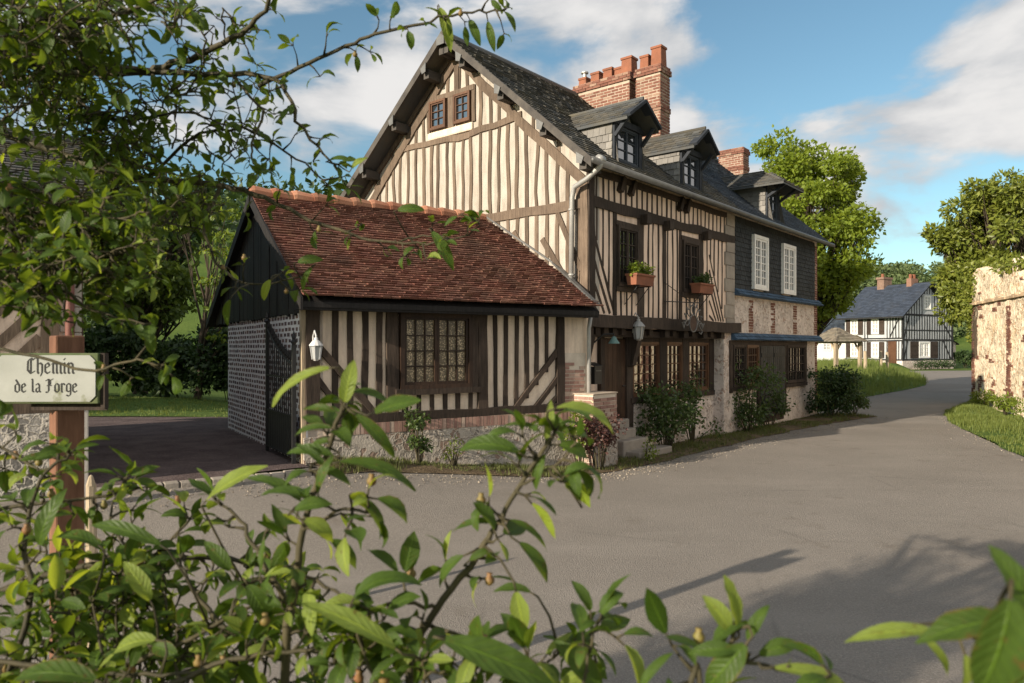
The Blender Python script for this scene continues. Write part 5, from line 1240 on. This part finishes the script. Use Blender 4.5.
# ---- young apple shoots growing up into view from below
def shoots(x, y, label, fill, heroes, Lm=.045, gap=.034, nl=3):
    t = thing('apple_shoots', (x, y, H(x, y)), label, 'apple shoots'); a = Apple(); root = Vector((x, y, H(x, y)-.1))
    for pts, r0, r1, *o in fill:
        w = [at(*p) for p in pts]
        if o and o[0] == 'root': w = [root, root.lerp(w[0], .5)+rv()*.04]+w
        a.twig(w, r0, r1, gap, Lm, nl, side=.025, start=.3 if (o and o[0] == 'root') else 0, wob=.004, seg=5)
    for h_ in heroes: a.hero(*h_[:4], **(h_[4] if len(h_) > 4 else {}))
    localise(a, t); a.build(t); return t
Y_ = dict(young=True)
shoots(-.32, 1.0, 'leafy apple shoot in front of the annex door post, left of the long single stem',
 [([(285, 690, .98), (292, 610, .98), (303, 530, .97), (325, 460, .96), (343, 405, .95)], .008, .003, 'root'),
  ([(292, 610, .98), (262, 560, 1.0), (240, 520, 1.02), (215, 500, 1.03)], .004, .0018),
  ([(303, 530, .97), (345, 510, .95), (375, 515, .93)], .003, .0016), ([(297, 570, .97), (330, 590, .93), (352, 600, .9)], .003, .0016),
  ([(285, 660, .98), (240, 640, 1.0), (200, 600, 1.03), (180, 560, 1.05)], .005, .002)],
 [((329, 368), (264, 398), .93, 17, Y_), ((345, 402), (353, 360), .93, 17, Y_), ((352, 392), (394, 400), .95, 15), ((375, 412), (420, 398), .92, 24, dict(curl=.2)), ((356, 415), (398, 455), .93, 15),
  ((336, 412), (302, 405), .95, 10), ((331, 428), (292, 430), .95, 13), ((335, 440), (306, 446), .96, 12), ((332, 455), (286, 447), .94, 16), ((325, 468), (298, 440), .93, 10), ((318, 470), (352, 480), .93, 14), ((340, 462), (418, 478), .92, 20),
  ((312, 500), (262, 486), .92, 18), ((318, 492), (329, 455), .92, 12), ((305, 520), (335, 538), .9, 20, Y_), ((300, 500), (250, 470), .95, 16), ((360, 498), (390, 536), .93, 16), ((330, 540), (360, 565), .92, 17), ((295, 510), (330, 500), .9, 18)])
shoots(-.02, .92, 'single upright apple shoot with a long stem in front of the open road',
 [([(410, 690, .92), (420, 640, .92), (443, 600, .92), (484, 545, .91), (500, 518, .91), (530, 470, .90), (556, 432, .90)], .007, .0025, 'root'),
  ([(436, 610, .92), (400, 600, .9), (370, 612, .88)], .003, .0015), ([(430, 625, .92), (470, 640, .9), (505, 660, .87)], .003, .0015), ([(520, 485, .9), (560, 462, .9), (575, 440, .9)], .002, .0012)]+[([(x, 705, d), (x+a, 668, d), (x+2*a, 640-b, d)], .0025, .0013) for x, a, b, d in [(rnd.uniform(330, 610), rnd.uniform(-22, 22), rnd.uniform(-20, 25), rnd.uniform(.8, 1.0)) for _ in range(11)]],
 [((557, 408), (620, 420), .86, 22, dict(curl=.8, young=True)), ((518, 452), (457, 440), .88, 22, dict(curl=.8)), ((540, 432), (505, 420), .9, 12), ((546, 440), (552, 400), .9, 10, Y_), ((560, 445), (590, 455), .9, 18), ((545, 455), (532, 490), .9, 12),
  ((497, 523), (452, 524), .9, 12), ((510, 520), (552, 545), .9, 10), ((520, 543), (553, 580), .89, 16), ((530, 592), (494, 586), .88, 14), ((516, 592), (525, 632), .86, 20, dict(young=True, curl=.15)), ((463, 556), (434, 584), .9, 17), ((354, 598), (416, 568), .86, 24, dict(curl=.9)), ((395, 648), (304, 596), .80, 24, dict(young=True, curl=.35)), ((445, 640), (560, 684), .74, 34, dict(curl=.3)), ((470, 560), (490, 548), .9, 10), ((580, 500), (560, 470), .9, 14), ((590, 610), (575, 580), .9, 14), ((600, 690), (560, 640), .82, 26)])
shoots(-.95, 1.15, 'dense thicket of apple shoots filling the lower left in front of the sign post',
 [([(20, 700, 1.1), (60, 640, 1.12), (110, 600, 1.15), (150, 560, 1.18), (190, 520, 1.2)], .006, .002, 'root'),
  ([(-60, 620, 1.2), (20, 585, 1.2), (90, 565, 1.2), (160, 556, 1.2), (230, 560, 1.2), (300, 575, 1.2)], .008, .003),
  ([(0, 700, 1.0), (30, 610, 1.05), (25, 540, 1.08), (40, 480, 1.1), (70, 455, 1.12)], .005, .002),
  ([(100, 700, 1.0), (140, 660, 1.0), (190, 640, 1.0), (240, 610, 1.02), (280, 600, 1.03)], .005, .002),
  ([(-40, 520, 1.2), (20, 505, 1.2), (80, 500, 1.22), (140, 488, 1.25)], .004, .002),
  ([(-20, 660, 1.0), (60, 668, .95), (130, 675, .92), (200, 672, .9)], .004, .002), ([(160, 690, .9), (230, 660, .9), (300, 650, .9), (360, 665, .88)], .004, .002),
  ([(110, 600, 1.15), (130, 560, 1.15), (110, 520, 1.18), (125, 480, 1.2)], .003, .0015), ([(200, 690, .95), (215, 640, .98), (260, 630, 1.0)], .004, .002),
  ([(-30, 430, 1.3), (15, 455, 1.28), (40, 470, 1.25), (60, 460, 1.24)], .003, .0015)]+[([(x, 705, d), (x+a, 650, d+.03), (x+2*a, 610-b, d+.05)], .003, .0014) for x, a, b, d in [(rnd.uniform(-10, 330), rnd.uniform(-25, 25), rnd.uniform(-30, 60), rnd.uniform(.95, 1.25)) for _ in range(26)]],
 [((207, 500), (262, 462), 1.0, 26, dict(curl=.3, young=True)), ((160, 545), (88, 517), 1.0, 16), ((98, 545), (56, 530), 1.05, 18), ((150, 600), (125, 560), 1.0, 18, Y_), ((155, 640), (108, 648), .92, 22, Y_), ((248, 585), (272, 622), 1.0, 20), ((230, 570), (205, 540), 1.0, 16), ((95, 680), (10, 668), .8, 30), ((40, 545), (58, 490), 1.05, 20)], Lm=.044, gap=.026)
shoots(.26, .72, 'short pale apple sprig at the bottom edge right of the middle, before the dark shadow',
 [([(690, 740, .72), (705, 690, .72), (725, 655, .72), (738, 625, .72)], .004, .002, 'root'), ([(720, 662, .72), (770, 668, .7), (830, 680, .68)], .0025, .0015)],
 [((738, 625), (727, 576), .72, 22, dict(young=True, curl=.2)), ((730, 630), (707, 596), .72, 20, Y_), ((748, 640), (766, 604), .72, 14), ((745, 645), (705, 690), .7, 30), ((735, 650), (690, 650), .7, 18), ((760, 655), (800, 640), .72, 18), ((775, 668), (868, 690), .68, 20, Y_), ((640, 690), (668, 650), .72, 12)], Lm=.045, gap=.05, nl=2)
shoots(.52, .62, 'blurred broad apple leaves in the lower right corner close to the eye',
 [([(1075, 720, .62), (1050, 680, .62), (1020, 655, .62), (985, 640, .62)], .004, .002, 'root')],
 [((935, 632), (848, 634), .6, 20, dict(young=True, curl=.4)), ((920, 635), (958, 678), .6, 12, Y_), ((1010, 618), (918, 636), .52, 36, dict(curl=.3)), ((1010, 600), (985, 700), .45, 62, dict(curl=.3)), ((1035, 625), (1000, 548), .5, 34, dict(curl=.4)), ((965, 655), (968, 690), .6, 14, Y_), ((1060, 640), (1010, 690), .45, 50)], Lm=.05, gap=.08, nl=2)

# ------------------------------------------------------------------ light, sky, camera
SUN_AZ = 50.; SUN_EL = 18.5
to = Vector((-math.sin(R(SUN_AZ))*math.cos(R(SUN_EL)), -math.cos(R(SUN_AZ))*math.cos(R(SUN_EL)), math.sin(R(SUN_EL))))
sl = bpy.data.lights.new('sun', 'SUN'); sl.energy = 5.0; sl.angle = R(.55); sl.color = (1., .87, .70)
so = bpy.data.objects.new('sun', sl); so.rotation_euler = to.to_track_quat('Z', 'Y').to_euler(); so.location = to*60; COL.objects.link(so)
W = bpy.data.worlds.new('World'); SC.world = W; W.use_nodes = True; t = W.node_tree; t.nodes.clear()
def wn(typ, **k):
    n = t.nodes.new(typ)
    for a, b in k.items(): setattr(n, a, b)
    return n
out = wn('ShaderNodeOutputWorld'); bg = wn('ShaderNodeBackground'); bg.inputs[1].default_value = .098
sky = wn('ShaderNodeTexSky', sky_type='NISHITA'); sky.sun_disc = False; sky.sun_elevation = R(SUN_EL)
sky.sun_rotation = math.atan2(to.x, to.y); sky.air_density = 1.0; sky.dust_density = .6; sky.ozone_density = 1.6
tc = wn('ShaderNodeTexCoord'); mp = wn('ShaderNodeMapping'); mp.inputs['Scale'].default_value = (1, 1, 2.3); mp.inputs['Location'].default_value = (.35, .2, .1)
no = wn('ShaderNodeTexNoise'); no.inputs['Scale'].default_value = 4.2; no.inputs['Detail'].default_value = 9; no.inputs['Roughness'].default_value = .52; no.inputs['Distortion'].default_value = .25
t.links.new(tc.outputs['Generated'], mp.inputs['Vector']); t.links.new(mp.outputs[0], no.inputs['Vector'])
def md(op, a, b=0., c=None, clamp=False):
    n = wn('ShaderNodeMath', operation=op, use_clamp=clamp)
    for i, v in enumerate((a, b) if c is None else (a, b, c)):
        if hasattr(v, 'is_output'): t.links.new(v, n.inputs[i])
        else: n.inputs[i].default_value = v
    return n.outputs[0]
def mr(f, a, b, lo=0., hi=1., sm=True):
    n = wn('ShaderNodeMapRange'); n.interpolation_type = 'SMOOTHSTEP' if sm else 'LINEAR'
    n.inputs[1].default_value = a; n.inputs[2].default_value = b; n.inputs[3].default_value = lo; n.inputs[4].default_value = hi
    t.links.new(f, n.inputs[0]); return n.outputs[0]
def lobe(x, y, wid, amt):
    """a bank of cloud round one compass direction"""
    d = Vector(((x-512)/724., 1, (347-y)/724.)).normalized()
    n = wn('ShaderNodeVectorMath', operation='DOT_PRODUCT'); t.links.new(tc.outputs['Generated'], n.inputs[0]); n.inputs[1].default_value = d
    return mr(n.outputs['Value'], math.cos(R(wid)), 1., 0., amt)
f = md('ADD', md('MULTIPLY', no.outputs['Fac'], 1.35), -.17)
for a in ((540, 60, 15, .34), (690, 150, 13, .31), (930, 150, 12, .19), (1040, 10, 6, .12), (330, 90, 11, .10), (680, 50, 6, -.10), (760, 60, 9, -.16), (880, 30, 9, -.2), (925, 235, 9, -.26), (200, 60, 16, -.14), (330, 190, 7, -.12), (860, 90, 4, -.05), (1010, 120, 8, .1)):
    f = md('ADD', f, lobe(a[0], a[1], a[2], a[3]*.62))
n2 = wn('ShaderNodeTexNoise'); n2.inputs['Scale'].default_value = 7; n2.inputs['Detail'].default_value = 7
t.links.new(mp.outputs[0], n2.inputs['Vector'])
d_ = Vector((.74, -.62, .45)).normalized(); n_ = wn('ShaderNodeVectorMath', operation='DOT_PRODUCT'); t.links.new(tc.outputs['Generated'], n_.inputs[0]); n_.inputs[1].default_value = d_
f = md('ADD', f, mr(n_.outputs['Value'], math.cos(R(85)), math.cos(R(25)), 0., .31))  # added unseen cloud bank behind the view point, brightens the shaded street front
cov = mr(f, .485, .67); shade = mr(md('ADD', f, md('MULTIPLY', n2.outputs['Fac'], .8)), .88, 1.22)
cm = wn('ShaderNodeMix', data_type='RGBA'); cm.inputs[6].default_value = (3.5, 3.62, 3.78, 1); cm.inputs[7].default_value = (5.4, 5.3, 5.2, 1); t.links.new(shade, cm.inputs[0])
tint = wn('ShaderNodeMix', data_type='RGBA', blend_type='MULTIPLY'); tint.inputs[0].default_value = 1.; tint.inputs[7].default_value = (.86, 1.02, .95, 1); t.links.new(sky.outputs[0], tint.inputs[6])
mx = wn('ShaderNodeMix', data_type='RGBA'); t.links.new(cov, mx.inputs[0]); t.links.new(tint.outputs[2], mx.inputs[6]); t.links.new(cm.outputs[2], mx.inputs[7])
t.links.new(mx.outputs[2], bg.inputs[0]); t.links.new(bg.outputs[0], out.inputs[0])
cd = bpy.data.cameras.new('camera'); cam = bpy.data.objects.new('camera', cd); COL.objects.link(cam); SC.camera = cam
cam.location = CAM; cam.rotation_euler = (R(90), 0, 0); cd.sensor_width = 36; cd.lens = 36*FPX/1024; cd.shift_y = (HY-341.5)/1024
cd.clip_start = .05; cd.clip_end = 3000
cd.dof.use_dof = True; cd.dof.focus_distance = 13; cd.dof.aperture_fstop = 7
SC.view_settings.view_transform = 'Standard'; SC.view_settings.look = 'None'; SC.view_settings.exposure = .68; SC.view_settings.gamma = 1
SC.render.engine = 'CYCLES'; SC.cycles.max_bounces = 6; SC.cycles.use_denoising = True; SC.render.film_transparent = False
